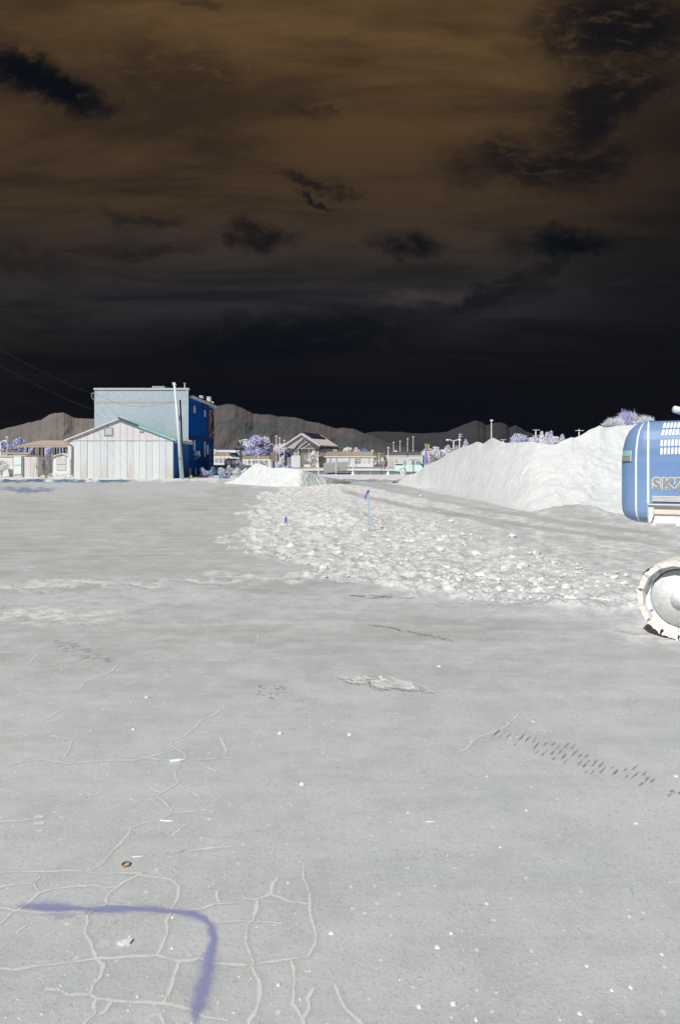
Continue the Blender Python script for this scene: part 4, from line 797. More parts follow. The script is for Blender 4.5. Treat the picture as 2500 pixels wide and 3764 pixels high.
def track(yc0, yc1, near):
    w_ = yc1 - yc0; ns = 50
    b = MB(); b.box((-.087, 0, -.06), (.087, w_, -.012)); b.box((-.078, 0, -.012), (-.06, w_, -.004)); b.box((-.01, 0, -.012), (.008, w_, -.005)); b.box((.05, 0, -.012), (.066, w_, -.005))
    sm = b.mesh('track_shoe', M_SHOE)
    for k in range(ns):
        p, a = loop((k + 0.5) / ns, TR - .006); o = bpy.data.objects.new('track_shoe', sm); COL.objects.link(o); o.parent = under
        o.location = (p.x - ex.location.x, yc0 - ex.location.y, p.z - ex.location.z); o.rotation_euler = (0, -a, 0)
    y_ = yc0 + .12
    b = MB()
    for k in range(120):
        for off, yy in ((-.04, y_), (-.10, y_), (-.10, y_ + .1), (-.04, y_ + .1)):
            p, a = loop(k / 120, TR + off + .012 * math.sin(k * math.pi)); b.v.append((p.x, yy - (0.012 if k % 2 else 0), p.z))
    for k in range(120):
        for q in range(4): b.f.append((4 * k + q, 4 * ((k + 1) % 120) + q, 4 * ((k + 1) % 120) + (q + 1) % 4, 4 * k + (q + 1) % 4))
    r = ex.location; b.v = [(x - r.x, y - r.y, z - r.z) for x, y, z in b.v]; b.build('track_chain', M_CHAIN, under)
    for k in range(ns):                                           # chain links between the shoes
        p, a = loop((k + 0.5) / ns, TR - .075); bb = MB().box((-.05, 0, -.03), (.05, .05, .03))
        o = bb.build('chain_link', M_CHAIN, under); o.location = (p.x - r.x, y_ - .035 - r.y, p.z - r.z); o.rotation_euler = (0, -a, 0)
        if k % 2: bpy.data.objects.remove(o)
    for cx in (tx0, tx1):
        wpart('idler_wheel', M_TFRAME, under, lambda b: (b.tube([(cx, y_ - .02, TR), (cx, y_ + .2, TR)], .27, 36), b.tube([(cx, y_ - .05, TR), (cx, y_ - .02, TR)], .09, 20)), True)
    wpart('track_frame', M_TFRAME, under, lambda b: b.prism([(tx0 + .06, y_ - .055, TR - .17), (tx1 - .1, y_ - .055, TR - .20), (tx1 - .1, y_ - .055, TR + .16), (tx0 + .18, y_ - .055, TR + .20), (tx0 + .06, y_ - .055, TR + .12)], (0, .4, 0)))
    wpart('adjuster_slot', M_SEAM, under, lambda b: b.box((tx0 + .14, y_ - .063, TR + .035), (tx0 + .5, y_ - .056, TR + .052)))
    for k in range(5):
        cx = tx0 + .45 + k * .5; wpart('track_roller', M_TFRAME, under, lambda b: b.tube([(cx, y_ - .03, .16), (cx, y_ + .22, .16)], .085, 16), True)
track(TD, TD + .6, True); track(TD + 2.2, TD + 2.8, False)
_pv = Matrix.Translation(Vector((_tp.x + .1, TD, 0)) - ex.location); under.matrix_local = _pv @ Matrix.Rotation(R(-17), 4, 'Z') @ _pv.inverted()
for v_ in [ex]:
    q = v_.location - Vector((exL, EX, 0)); v_.location = (exL + q.x * _c + q.y * _s, EX - q.x * _s + q.y * _c, 0); v_.rotation_euler = (0, 0, -EXA)

# ------------------------------------------------------------------ vegetation
def leaf_mat(name, a, b_, k=0.62):
    m = bpy.data.materials.new(name); m.use_nodes = True; t = NT(m.node_tree); b = t.n['Principled BSDF']
    v = t.new('ShaderNodeVertexColor', layer_name='tone'); s = t.new('ShaderNodeSeparateColor'); t.put(s.inputs[0], v.outputs[0])
    t.put(b.inputs['Base Color'], t.mix(s.outputs[0], C(*a, k), C(*b_, k))); b.inputs['Roughness'].default_value = 0.8; b.inputs['Specular IOR Level'].default_value = 0.2
    return m
LEAF = {'violet': leaf_mat('violet_leaf', (205, 206, 240), (92, 98, 222)), 'lilac': leaf_mat('lilac_leaf', (226, 220, 240), (170, 160, 222)), 'pale': leaf_mat('pale_leaf', (226, 230, 240), (150, 160, 220)),
        'blue': leaf_mat('blue_leaf', (150, 176, 214), (40, 70, 150)), 'white': leaf_mat('white_leaf', (232, 234, 238), (190, 196, 220)), 'vivid': leaf_mat('vivid_leaf', (120, 170, 240), (30, 70, 220)), 'spruce': leaf_mat('spruce_needles', (214, 218, 226), (120, 130, 170))}
M_TRUNK = mat('pale_trunk', C(206, 206, 212), 0.9, 0.1)
def foliage(name, parent, clumps, n, size, m, seed, thin=1.0, up=0.0):
    rs = np.random.RandomState(seed); vs = []; fs = []; tones = []
    tot = sum(c[3] * c[4] for c in clumps)
    for (cx, cy, cz, rx, rz) in clumps:
        k = max(12, int(n * rx * rz / tot)); base_t = rs.rand()
        for _ in range(k):
            d = rs.normal(size=3); d /= np.linalg.norm(d); rr_ = rs.rand() ** 0.45
            p = np.array([cx + d[0] * rx * rr_, cy + d[1] * rx * rr_, cz + d[2] * rz * rr_])
            a = rs.normal(size=3); a[2] += up; a /= np.linalg.norm(a); b = np.cross(a, rs.normal(size=3)); b /= np.linalg.norm(b); s_ = size * (0.6 + 0.8 * rs.rand())
            o = len(vs); w_ = s_ * 0.6 * thin
            vs += [tuple(p - a * s_), tuple(p + b * w_), tuple(p + a * s_), tuple(p - b * w_)]; fs.append((o, o + 1, o + 2, o + 3)); tones += [min(1, max(0, 0.4 * base_t + 0.6 * rs.rand() - 0.16))] * 4
    r = root_of(parent).location
    me = bpy.data.meshes.new(name); me.from_pydata([(x - r.x, y - r.y, z - r.z) for x, y, z in vs], [], fs); me.materials.append(m)
    at = me.color_attributes.new('tone', 'FLOAT_COLOR', 'POINT'); at.data.foreach_set('color', np.repeat(np.array(tones, np.float32)[:, None], 4, 1).ravel())
    o = bpy.data.objects.new(name, me); COL.objects.link(o); o.parent = parent; return o
def tree(px0, px1, ytop, ybase, d, kind, label, n=2600, size=0.16, group=None, ycrown=None, nc=26, seed=1, name='tree', thin=1.0, up=0.0):
    rs = np.random.RandomState(seed); x0, x1 = X(px0, d), X(px1, d); z1 = Z(ytop, d); z0 = max(0, Z(ycrown or ybase, d)); cx = (x0 + x1) / 2; rx = (x1 - x0) / 2; rz = (z1 - z0) / 2; cz = (z0 + z1) / 2
    t = empty(name, (cx, d, 0), label, 'tree' if 'tree' in name else 'shrub', group)
    cl = []
    for _ in range(nc):
        v = rs.normal(size=3); v /= np.linalg.norm(v); q = 0.15 + 0.62 * rs.rand() ** 0.6; s_ = 0.26 + 0.26 * rs.rand()
        cl.append((cx + v[0] * rx * q, d + v[1] * rx * q, cz + v[2] * rz * q, rx * s_, rz * s_))
    h = cz
    wpart('trunk', M_TRUNK, t, lambda b: (b.tube([(cx, d, -.05), (cx + rx * .05, d, h * .5), (cx, d, h)], [max(.03, rx * .07), rx * .05, rx * .03], 7),
          [b.tube([(cx, d, h * (.45 + .08 * k)), (cx + rx * .45 * math.cos(k * 2.4), d + rx * .45 * math.sin(k * 2.4), h * 1.05 + rz * .2)], [rx * .03, rx * .012], 5) for k in range(5)]))
    foliage('crown', t, cl, int(n * 2.6), size * .56, LEAF[kind], seed + 50, thin, up); return t
tree(890, 996, 1600, 1690, 118, 'violet', 'big round violet-blue tree beside the double-armed lamp', 5200, .26, ycrown=1684, nc=44, seed=3)
tree(1000, 1072, 1629, 1690, 122, 'lilac', 'pale lilac round tree behind the three slim poles', 2600, .24, ycrown=1682, seed=4)
tree(855, 905, 1650, 1690, 120, 'pale', 'pale bushy tree left of the big violet tree', 1200, .2, seed=5)
tree(-30, 52, 1622, 1680, 125, 'violet', 'violet tree behind the low tan canopy', 2200, .22, ycrown=1668, seed=6)
tree(38, 98, 1613, 1680, 126, 'violet', 'taller violet tree beside the hip-roofed canopy', 2400, .22, ycrown=1668, seed=7)
for k, (a, c, y_) in enumerate(((90, 130, 1640), (165, 200, 1643), (205, 250, 1642))):
    tree(a, c, y_, 1690, 120, 'violet', ('small violet tree seen under the hip canopy near its left post', 'small violet tree seen under the middle of the hip canopy', 'small violet tree seen under the hip canopy near the shed')[k], 800, .2, seed=20 + k)
tree(1546, 1600, 1655, 1700, 112, 'lilac', 'lilac tree behind the mint pickup cab', 1600, .22, ycrown=1705, seed=8)
tree(1580, 1620, 1640, 1700, 116, 'pale', 'pale blue tree between the lilac trees', 1300, .2, ycrown=1690, seed=9)
tree(1600, 1662, 1646, 1700, 112, 'lilac', 'wide lilac tree at the foot of the dirt mound', 2000, .22, ycrown=1705, seed=10)
tree(1632, 1660, 1636, 1700, 117, 'pale', 'tall pale tree beside the lilac trees', 900, .2, ycrown=1685, seed=11)
tree(1260, 1292, 1641, 1700, 140, 'white', 'white spiky tree above the long tan canopy', 900, .22, ycrown=1672, seed=12)
tree(1296, 1326, 1648, 1700, 140, 'pale', 'pale violet tree above the long tan canopy', 700, .2, ycrown=1672, seed=13)
tree(1328, 1350, 1648, 1700, 140, 'vivid', 'small vivid blue tree above the long tan canopy', 600, .2, ycrown=1670, seed=14)
tree(1128, 1172, 1660, 1712, 92, 'white', 'white leafless bush under the gable pavilion', 900, .16, seed=15, name='shrub', nc=16)
tree(1026, 1052, 1674, 1715, 96, 'white', 'white bush left of the pavilion kiosk', 500, .15, seed=16, name='shrub', nc=12)
tree(1400, 1416, 1683, 1715, 90, 'white', 'small white shrub at the pale building corner', 300, .14, seed=17, name='shrub', nc=8)
for k, (a, c, y_, yb, d, kd, lb) in enumerate([(728, 768, 1714, 1752, 70, 'violet', 'violet weedy shrub at the blue wall foot'), (765, 800, 1716, 1755, 69, 'blue', 'dark blue weedy shrub between wall and pickup'), (795, 835, 1712, 1752, 71, 'pale', 'pale violet shrub before the dark pickup bed'),
      (830, 862, 1710, 1750, 72, 'violet', 'violet shrub before the dark pickup door'), (858, 900, 1720, 1754, 70, 'pale', 'pale low shrub before the dark pickup wheel'), (950, 985, 1700, 1730, 66, 'blue', 'bluish shrub behind the low dirt heap top'),
      (1015, 1050, 1703, 1730, 68, 'violet', 'violet hedge bush left of the kiosk'), (1045, 1082, 1706, 1734, 67, 'violet', 'violet hedge bush below the kiosk'), (1085, 1118, 1715, 1745, 66, 'blue', 'bluish ragged bush at the right foot of the low heap'), (795, 850, 1745, 1765, 66, 'blue', 'low dark blue weeds beside the concrete block')]):
    tree(a, c, y_, yb + 8, d, kd, lb, 700, .075, group=None, seed=30 + k, name='shrub', nc=14)
# brush and trees that top the big mound
def on_mound(px0, px1, ytop, ybase, d, kind, label, n, size, seed, thin=.07, up=.9):
    tree(px0, px1, ytop, ybase, d, kind, label, n, size, ycrown=ybase, seed=seed, name='shrub', nc=40, thin=thin, up=up)
on_mound(2215, 2300, 1536, 1575, 34, 'pale', 'pale bare brush on the mound crest left of the tallest brush', 620, .26, 61)
on_mound(2270, 2345, 1508, 1580, 36, 'violet', 'tallest bluish bare brush behind the excavator hood', 620, .34, 62)
on_mound(2330, 2410, 1530, 1580, 35, 'pale', 'pale bare brush directly above the excavator hood', 560, .28, 63)
on_mound(1880, 1940, 1588, 1640, 60, 'violet', 'violet feathery bush behind the mound saddle', 1900, .16, 64, .5)
on_mound(1930, 1985, 1604, 1640, 60, 'pale', 'pale violet bush right of the feathery bush', 1200, .15, 65, .5)
on_mound(2020, 2060, 1606, 1640, 64, 'lilac', 'low lilac bush behind the mound beside the spruces', 800, .15, 66, .6)
def spruce(px, ytop, ybase, d, halfw, label, kind='spruce', seed=1):
    t = empty('spruce_tree', (X(px, d), d, 0), label, 'tree', 'spruce trees behind the mound'); z1, z0 = Z(ytop, d), max(.5, Z(ybase, d)); hw = halfw / F * d; rs = np.random.RandomState(seed)
    wpart('trunk', M_TRUNK, t, lambda b: b.tube([(X(px, d), d, -.1), (X(px, d), d, z1)], [hw * .16, hw * .03], 6))
    cl = []
    for k in range(9):
        q = k / 8; z = z0 + (z1 - z0) * q; r_ = hw * (1 - q) ** .9 + .08
        for a in np.linspace(0, 6.28, 6)[:-1] + rs.rand(): cl.append((X(px, d) + math.cos(a) * r_ * .6, d + math.sin(a) * r_ * .6, z, r_ * .45, (z1 - z0) * .05))
    foliage('crown', t, cl, 900, .16, LEAF[kind], seed, .4)
spruce(1713, 1619, 1645, 90, 11, 'small white spruce behind the mound by the utility pole', seed=71)
spruce(1992, 1590, 1632, 80, 14, 'broad pale spruce behind the mound with white tip', 'white', 72)
spruce(2011, 1592, 1632, 82, 12, 'middle spruce of the three behind the mound', 'pale', 73)
spruce(2026, 1588, 1632, 84, 10, 'slim dark-gapped spruce of the three behind the mound', 'pale', 74)
spruce(2068, 1600, 1630, 84, 12, 'sparse bluish spruce behind the mound right of the three', 'pale', 75)

# ------------------------------------------------------------------ poles, lamps, signs
M_LAMP = mat('pale_lamp_post', C(218, 222, 226), 0.6, 0.05); M_DARK = mat('navy_metal', C(28, 40, 66), 0.6, 0.1); M_TAN = mat('tan_roof', C(172, 160, 146), 0.8, 0.06, 1.5); M_BROWN = mat('brown_panel', C(132, 122, 114), 0.8, 0.06, 1.5)
M_CREAM = mat('cream_fascia', C(224, 218, 208), 0.8, 0.04); M_GREY = mat('grey_panel', C(158, 158, 154), 0.8, 0.04, 1.2); M_LGREY = mat('light_grey_wall', C(206, 206, 204), 0.85, 0.05, 1.2); M_NEAR = mat('offwhite_wall', C(222, 224, 222), 0.85, 0.05, 1.2)
def t_lamp(px, ytop, ybase, d, label, group=None, w_=4.5):
    t = empty('lamp_post', (X(px, d), d, 0), label, 'lamp post', group); z1 = Z(ytop, d); hw = w_ / F * d
    wpart('pole', M_LAMP, t, lambda b: b.tube([(X(px, d), d, 0), (X(px, d), d, z1 - .1)], [.075, .05], 8)); wpart('lamp_head', M_LAMP, t, lambda b: b.prism([(X(px, d) - hw, d - .15, z1 - .1), (X(px, d) + hw, d - .15, z1 - .1), (X(px, d) + hw * .4, d - .15, z1 + .06), (X(px, d) - hw * .4, d - .15, z1 + .06)], (0, .3, 0)))
    wpart('base_collar', M_LAMP, t, lambda b: b.tube([(X(px, d), d, 0), (X(px, d), d, .35)], [.14, .1], 8)); return t
g = 'slim lamp posts by the station'
t_lamp(1016, 1603, 1700, 100, 'tallest of three slim lamp posts by the lilac tree', g); t_lamp(1028, 1610, 1700, 104, 'middle of three slim lamp posts by the lilac tree', g); t_lamp(1045, 1619, 1700, 108, 'shortest of three slim lamp posts by the lilac tree', g)
for px, y_, lb in ((1447, 1626, 'shortest slim lamp post behind the pale long building'), (1471, 1622, 'second shortest slim lamp post behind the pale long building'), (1498.5, 1612.5, 'second tallest slim lamp post behind the pale long building'), (1519, 1606, 'tallest slim lamp post behind the pale long building')): t_lamp(px, y_, 1700, 135, lb, g, 4)
t_lamp(1427.5, 1645, 1745, 84, 'lamp post standing at the platform edge left of mint pickup', g, 3.6); t_lamp(1394, 1667, 1740, 96, 'short slim post before the brown building end', g, 2); t_lamp(1136, 1645, 1710, 96, 'short lamp post inside the gable pavilion', g, 4)
t_lamp(951, 1671, 1710, 100, 'short white post before the tan canopy', g, 1.2); t_lamp(26, 1606.5, 1680, 105, 'slim lamp post before the violet trees', g, 5)
t_lamp(1807, 1545, 1640, 70, 'tall slim lamp post rising behind the mound peak', g, 5.5)
def double_lamp(px, ytop, d, half, label, sign=None):
    t = empty('street_lamp', (X(px, d), d, 0), label, 'street lamp', 'double-armed street lamps'); z = lambda y: Z(y, d); hw = half / F * d; x0 = X(px, d)
    wpart('pole', M_LAMP, t, lambda b: b.tube([(x0, d, 0), (x0, d, z(ytop + 5))], [.13, .09], 10))
    for s_ in (-1, 1):
        a = wpart('arm', M_LAMP, t, lambda b: b.tube([(x0, d, z(ytop + 6)), (x0 + s_ * hw * .2, d, z(ytop + 2.2)), (x0 + s_ * hw * .45, d, z(ytop + .4)), (x0 + s_ * hw * .7, d, z(ytop + .2))], .06, 6), True)
        wpart('lamp_head', M_LAMP, a, lambda b: b.tube([(x0 + s_ * hw * .55, d, z(ytop + .6)), (x0 + s_ * hw * .75, d, z(ytop + .5)), (x0 + s_ * hw * .95, d, z(ytop + 1.2)), (x0 + s_ * hw, d, z(ytop + 2))], [.07, .13, .11, .04], 8), True)
    if sign:
        wpart('banner', M_DARK, t, lambda b: (b.box((x0 - .32, d - .04, z(ytop + 19)), (x0 - .12, d - .02, z(ytop + 8))), b.box((x0 + .12, d - .04, z(ytop + 19)), (x0 + .32, d - .02, z(ytop + 8)))))
        s0, s1, y0_, y1_ = sign; sg = wpart('street_sign', M_CREAM, t, lambda b: b.box((X(s0, d), d - .2, z(y1_)), (X(s1, d), d - .14, z(y0_))))
        wpart('sign_face', M_BROWN, sg, lambda b: b.box((X(s0 + 1.3, d), d - .21, z(y1_ - 1.2)), (X(s1 - 1.3, d), d - .202, z(y0_ + 1.2))))
    return t
double_lamp(883, 1617, 92, 28, 'double-armed street lamp with dark banners left of the violet tree', (863, 902, 1648, 1655))
wthing('sign_post', M_LAMP, (X(889, 92.3), 92.3, 0), lambda b: b.tube([(X(889, 92.3), 92.3, 0), (X(889, 92.3), 92.3, Z(1653, 92.3))], .1, 8), 'white post behind the double-armed lamp sign', 'post')
double_lamp(1668, 1617, 92, 28, 'double-armed street lamp half hidden by the dirt mound', (1649, 1690, 1649.5, 1655.5))
double_lamp(3, 1620, 92, 24, 'double-armed street lamp before the tan canopy at the pale fence', (-10, 18, 1650, 1655))
def util(px, ytop, d, arms, label, m=M_LAMP, r=.12):
    t = empty('utility_pole', (X(px, d), d, 0), label, 'utility pole', 'distant utility poles'); wpart('shaft', m, t, lambda b: b.tube([(X(px, d), d, 0), (X(px, d), d, Z(ytop, d))], [r * 1.2, r * .8], 8))
    for (y_, l_, r_) in arms: wpart('crossarm', m, t, lambda b: b.box((X(px - l_, d), d - r - .1, Z(y_ + 1, d)), (X(px + r_, d), d - r - .01, Z(y_ - .6, d))))
util(1690, 1595, 120, [(1597, 3.5, 8), (1604, 1, 9)], 'utility pole with crossarms beside the half hidden street lamp')
util(1970, 1580, 100, [(1581, 12, 13), (1602, 11, 10), (1609, 1, 6)], 'utility pole with wide crossarm behind the mound')
util(1995, 1598, 110, [(1600, 3, 3)], 'short utility pole among the spruces behind the mound')
util(1679, 1640, 150, [(1640, 7, 7), (1646, 7, 7)], 'low distant pole with two crossarms below the street lamp', M_LAMP, .08)
util(1850, 1616, 110, [(1616.5, 11, 11)], 'low T-shaped pole on the mound skyline left of the dark spire', M_LAMP, .1)
util(2129, 1578, 100, [(1583, 15, 15)], 'T-shaped pole on the skyline between spruces and tall brush', M_LAMP, .1)
util(1541, 1637, 160, [(1638, 2, 2)], 'thin dark pole on the skyline left of the wind sculpture', M_DARK, .12)
util(1622, 1618, 260, [(1626, 3, 6), (1632, 6, 3)], 'faint dark lattice pole against the far mountains', mat('faint_pole', C(74, 76, 84), .8), .12)
util(1418, 1612 + 28, 200, [], 'faint dark pole above the pale long building', mat('faint_pole', (0, 0, 0)), .1)
sp = wthing('flag_banner', M_DARK, (X(1864, 70), 70, 0), lambda b: b.prism([(X(1861, 70), 70, 0), (X(1867, 70), 70, 0), (X(1866.5, 70), 70, Z(1600, 70)), (X(1864, 70), 70, Z(1588, 70)), (X(1862.5, 70), 70, Z(1600, 70))], (0, .12, 0)), 'dark narrow upright banner rising behind the mound', 'banner')

# ------------------------------------------------------------------ station: platform, rails, canopies
PD = 90.0
plat = empty('railway_platform', (2, PD, 0)); plat['kind'] = 'structure'
wpart('platform_edge', mat('white_edge', C(232, 232, 228), .8, .03), plat, lambda b: b.box((X(1085, PD), PD - .3, Z(1730, PD)), (X(1620, PD), PD + .3, Z(1726, PD))))
wpart('platform_wall', mat('mauve_step', C(202, 198, 196), .85, .05), plat, lambda b: b.box((X(1060, PD), PD + .31, -.1), (X(1620, PD), PD + 14, Z(1719, PD))))
wpart('platform_line', mat('grey_line', C(150, 148, 146), .8), plat, lambda b: b.box((X(1075, PD), PD + .24, Z(1720, PD)), (X(1620, PD), PD + .305, Z(1718, PD))))
rail = empty('railway_track', (2, 80, 0)); rail['kind'] = 'structure'
wpart('trackbed', mat('slate_ballast', C(148, 164, 174), .9, .12, 2, .5, 12), rail, lambda b: b.box((X(1120, 82), 83, -.05), (X(1444, 86), PD - .32, .12)))
for yy in (84.2, 85.7, 87.6, 89.1): wpart('rail', mat('steel_rail', C(120, 138, 152), .5), rail, lambda b: b.box((X(1110, 86), yy, .12), (X(1444, 86), yy + .08, .26)))
def canopy(px0, px1, ytop, yeave, d, label, depth=5.0, slope=9, hip=None, posts=(), fascia=True, ground=0.0, ribs=0, lowfas=4):
    t = empty('station_canopy', (X((px0 + px1) / 2, d), d, 0), label, 'canopy'); z1, z0 = Z(ytop, d), Z(yeave, d); a, c = X(px0, d), X(px1, d); hl, hr = (hip or (slope, 1)); hl, hr = hl / F * d, hr / F * d
    wpart('roof', M_TAN, t, lambda b: b.add([(a, d, z0), (c, d, z0), (c - hr, d + depth * .4, z1), (a + hl, d + depth * .4, z1), (a, d + depth, z0), (c, d + depth, z0), (c - hr, d + depth * .6, z1), (a + hl, d + depth * .6, z1)],
        [(0, 1, 2, 3), (5, 4, 7, 6), (3, 2, 6, 7), (4, 0, 3, 7), (1, 5, 6, 2), (4, 5, 1, 0)]))
    for k in range(ribs):
        q = (k + .5) / ribs; wpart('roof_rib', mat('roof_rib_tan', C(156, 142, 126), .8), t, lambda b: b.tube([(a + (c - a) * q, d - .02, z0 + .03), (a + hl + (c - a - hl - hr) * q, d + depth * .4 - .02, z1 + .03)], .035, 4))
    if fascia: wpart('fascia', M_CREAM, t, lambda b: b.box((a - .15, d - .15, z0 - lowfas / F * d), (c + .3, d + depth + .15, z0 - .01)))
    for px, m in posts: wpart('post', m, t, lambda b: b.box((X(px - 1.3, d), d + .6, ground), (X(px + 1.3, d), d + .85, z0 - (lowfas / F * d if fascia else 0))))
    return t
canopy(62, 300, 1617, 1637, 98, 'hip-roofed tan canopy behind the pale yard fence', 7, hip=(58, 58), posts=[(p_, M_DARK) for p_ in (92, 117, 138, 152, 196, 206, 217, 229)], fascia=False)
wthing('canopy_beam', M_TAN, (X(170, 97.9), 97.9, Z(1645, 97.9)), lambda b: b.box((X(62, 97.9), 97.6, Z(1645, 97.9)), (X(300, 97.9), 97.9, Z(1638, 97.9))), 'tan eave board under the hip-roofed canopy', 'beam')
canopy(-60, 102, 1663, 1673, 93, 'low tan canopy behind the white yard wall', 3, hip=(2, 2), fascia=True, lowfas=2)
canopy(785, 845, 1661, 1677, 104, 'short tan canopy beside the blue brick wall', 4, hip=(2, 8), posts=[(805, M_NEAR), (820, M_NEAR), (838, M_DARK)], ribs=12)
canopy(890, 990, 1676, 1688, 104, 'long tan canopy before the big violet tree', 4, hip=(2, 2), posts=[(900, M_NEAR), (931, M_GREY), (955, M_GREY), (980, M_NEAR)], ribs=20)
canopy(1195, 1374, 1660, 1677, 93, 'long ribbed tan canopy above the railway platform', 4, hip=(6, 1), posts=[(1215, M_GREY), (1238, M_GREY), (1285, M_GREY), (1309, M_GREY), (1358, M_NEAR)], ribs=34, ground=.8)
# low walls, benches and shop fronts behind the platform
def block(name, px0, px1, y0, y1, d, depth, m, label, cat, extra=None, zf=None):
    t = empty(name, (X((px0 + px1) / 2, d), d, 0), label, cat); zb_ = 0 if y1 is None else Z(y1, d)
    wpart('wall', m, t, lambda b: b.box((X(px0, d), d, zb_), (X(px1, d), d + depth, Z(y0, d))))
    for (nm, mm, a, c, yy0, yy1, pr) in (extra or ()): wpart(nm, mm, t, lambda b: b.box((X(a, d), d - pr, Z(yy1, d)), (X(c, d), d - .004, Z(yy0, d))))
    return t
M_SHOP = mat('pale_shop_front', C(214, 214, 216), .8, .1, .8); M_GLASSY = mat('pale_glass', C(206, 212, 224), .3, .08, 1); M_MAUVE = mat('mauve_door', C(196, 192, 192), .8, .04)
block('station_building', 1198, 1375, 1684, None, 108, 8, M_SHOP, 'pale glazed station building under the long ribbed canopy', 'building', [('window', M_GLASSY, 1200 + 18 * k, 1213 + 18 * k, 1690, 1708, .06) for k in range(10)] + [('door', M_GREY, 1306, 1326, 1686, 1712, .08), ('counter', M_NEAR, 1290, 1372, 1706, 1718, .4)])
block('brown_building', 1376, 1413, 1667, None, 105, 8, M_BROWN, 'brown flat-roofed building end beside the long canopy', 'building', [('wall_box', M_NEAR, 1376 + 2, 1384, 1699, 1708, .2), ('roof_trim', M_GREY, 1376, 1413, 1666, 1668, .1)])
block('long_building', 1414, 1562, 1666, None, 106, 10, M_LGREY, 'long light grey flat-roofed building behind the mint pickup', 'building', [('roof_edge', mat('dark_roof_edge', C(86, 92, 100), .7), 1374, 1546, 1661, 1666, .3), ('wall_seam', M_GREY, 1415, 1562, 1678.5, 1679.3, .03), ('door', M_MAUVE, 1430, 1446, 1685, 1718, .06),
      ('wall_sign', mat('rosy_sign', C(190, 172, 170), .8), 1452.5, 1459, 1687, 1697, .08), ('window', M_MAUVE, 1480, 1491, 1692, 1705, .05), ('wall_lamp', M_DARK, 1495, 1498.5, 1672, 1674, .2)])
block('roof_unit', 1452, 1460, 1656.5, 1661, 108, 2, M_NEAR, 'pale box unit on the long grey building roof', 'roof unit'); block('roof_unit', 1367, 1373, 1654, 1661, 108, 2, M_NEAR, 'cylindrical pale box at the ribbed canopy end', 'roof unit')
block('tank_hut', 1224, 1240, 1648, 1662, 112, 3, M_GREY, 'grey ventilator hut above the long ribbed canopy', 'hut'); block('far_building', 1085, 1200, 1664, None, 130, 8, M_BROWN, 'brown low building behind the pavilion columns', 'building')
block('blue_building', 842, 868, 1664, None, 118, 8, mat('blue_wall', C(40, 80, 128), .8), 'dark blue low building behind the short tan canopy', 'building', [('roof_trim', M_NEAR, 800, 868, 1655, 1664, .3)])
block('flat_building', 785, 880, 1651, None, 132, 10, mat('pale_teal_wall', C(186, 200, 204), .8), 'pale flat building with blue roof line behind the short tan canopy', 'building', [('roof_edge', mat('blue_roof_edge', C(28, 74, 120), .6), 795, 866, 1649.5, 1653, .4)])
block('shop_row', 785, 905, 1681, None, 112, 5, M_SHOP, 'pale shop row seen over the dark pickup', 'building', [('window', M_GREY, 790 + 16 * k, 801 + 16 * k, 1685, 1700, .06) for k in range(6)])
block('shop_row', 905, 1000, 1690, None, 112, 5, M_SHOP, 'pale low shop row under the tan canopy by the violet tree', 'building', [('window', M_GREY, 912 + 15 * k, 922 + 15 * k, 1693, 1702, .06) for k in range(5)])
# info board
ib = empty('info_board', (X(1005, 88), 88, 0), 'brown information board on two legs near the slim lamp posts', 'sign')
wpart('panel', M_BROWN, ib, lambda b: b.box((X(995, 88), 88, Z(1694, 88)), (X(1015, 88), 88.12, Z(1662, 88)))); wpart('panel_strip', mat('brown_light', C(146, 132, 120), .8), ib, lambda b: (b.box((X(999, 88), 87.98, Z(1673, 88)), (X(1011, 88), 87.997, Z(1668, 88))), b.box((X(996, 88), 87.98, Z(1678, 88)), (X(1014, 88), 87.997, Z(1677, 88)))))
for px in (996, 1014): wpart('leg', M_BROWN, ib, lambda b: b.box((X(px - .8, 88), 88.02, 0), (X(px + .8, 88), 88.1, Z(1694, 88) - .003)))
# small blue buildings and kiosk round the pavilion
hb = block('blue_hut', 1030, 1050, 1675, None, 112, 3, mat('navy_wall', C(24, 62, 118), .8), 'small dark blue hut with slanting roof behind the slim posts', 'hut')
wpart('roof', mat('navy_roof', C(30, 40, 66), .7), hb, lambda b: b.prism([(X(1022, 112), 111.6, Z(1675, 112)), (X(1053, 112), 111.6, Z(1667, 112)), (X(1053, 112), 111.6, Z(1664, 112)), (X(1046, 112), 111.6, Z(1663.5, 112)), (X(1022, 112), 111.6, Z(1673, 112))], (0, 4, 0)))
h2 = block('blue_hut', 1056, 1071, 1673, None, 110, 3, mat('navy_wall', (0, 0, 0)), 'dark blue block-like hut left of the pavilion kiosk', 'hut', [('upper_block', mat('navy_roof', (0, 0, 0)), 1057, 1066, 1663, 1673, .2)])
block('gate_panel', 1054, 1070, 1681, None, 98, .4, M_MAUVE, 'striped pale gate left of the pavilion kiosk', 'gate', [('bar', M_BROWN, 1054 + 3 * k, 1055 + 3 * k, 1681, 1708, .06) for k in range(6)])
ki = block('kiosk', 1071, 1105, 1675, None, 92, 1.6, mat('mint_white_panel', C(216, 224, 222), .7, .03), 'white panelled kiosk at the left end of the gable pavilion', 'kiosk', [('panel_joint', M_GREY, 1080 + 8.6 * k, 1080.7 + 8.6 * k, 1675.5, 1717, .03) for k in range(3)] + [('corner_post', M_DARK, 1104, 1106, 1672, 1718, .1)])
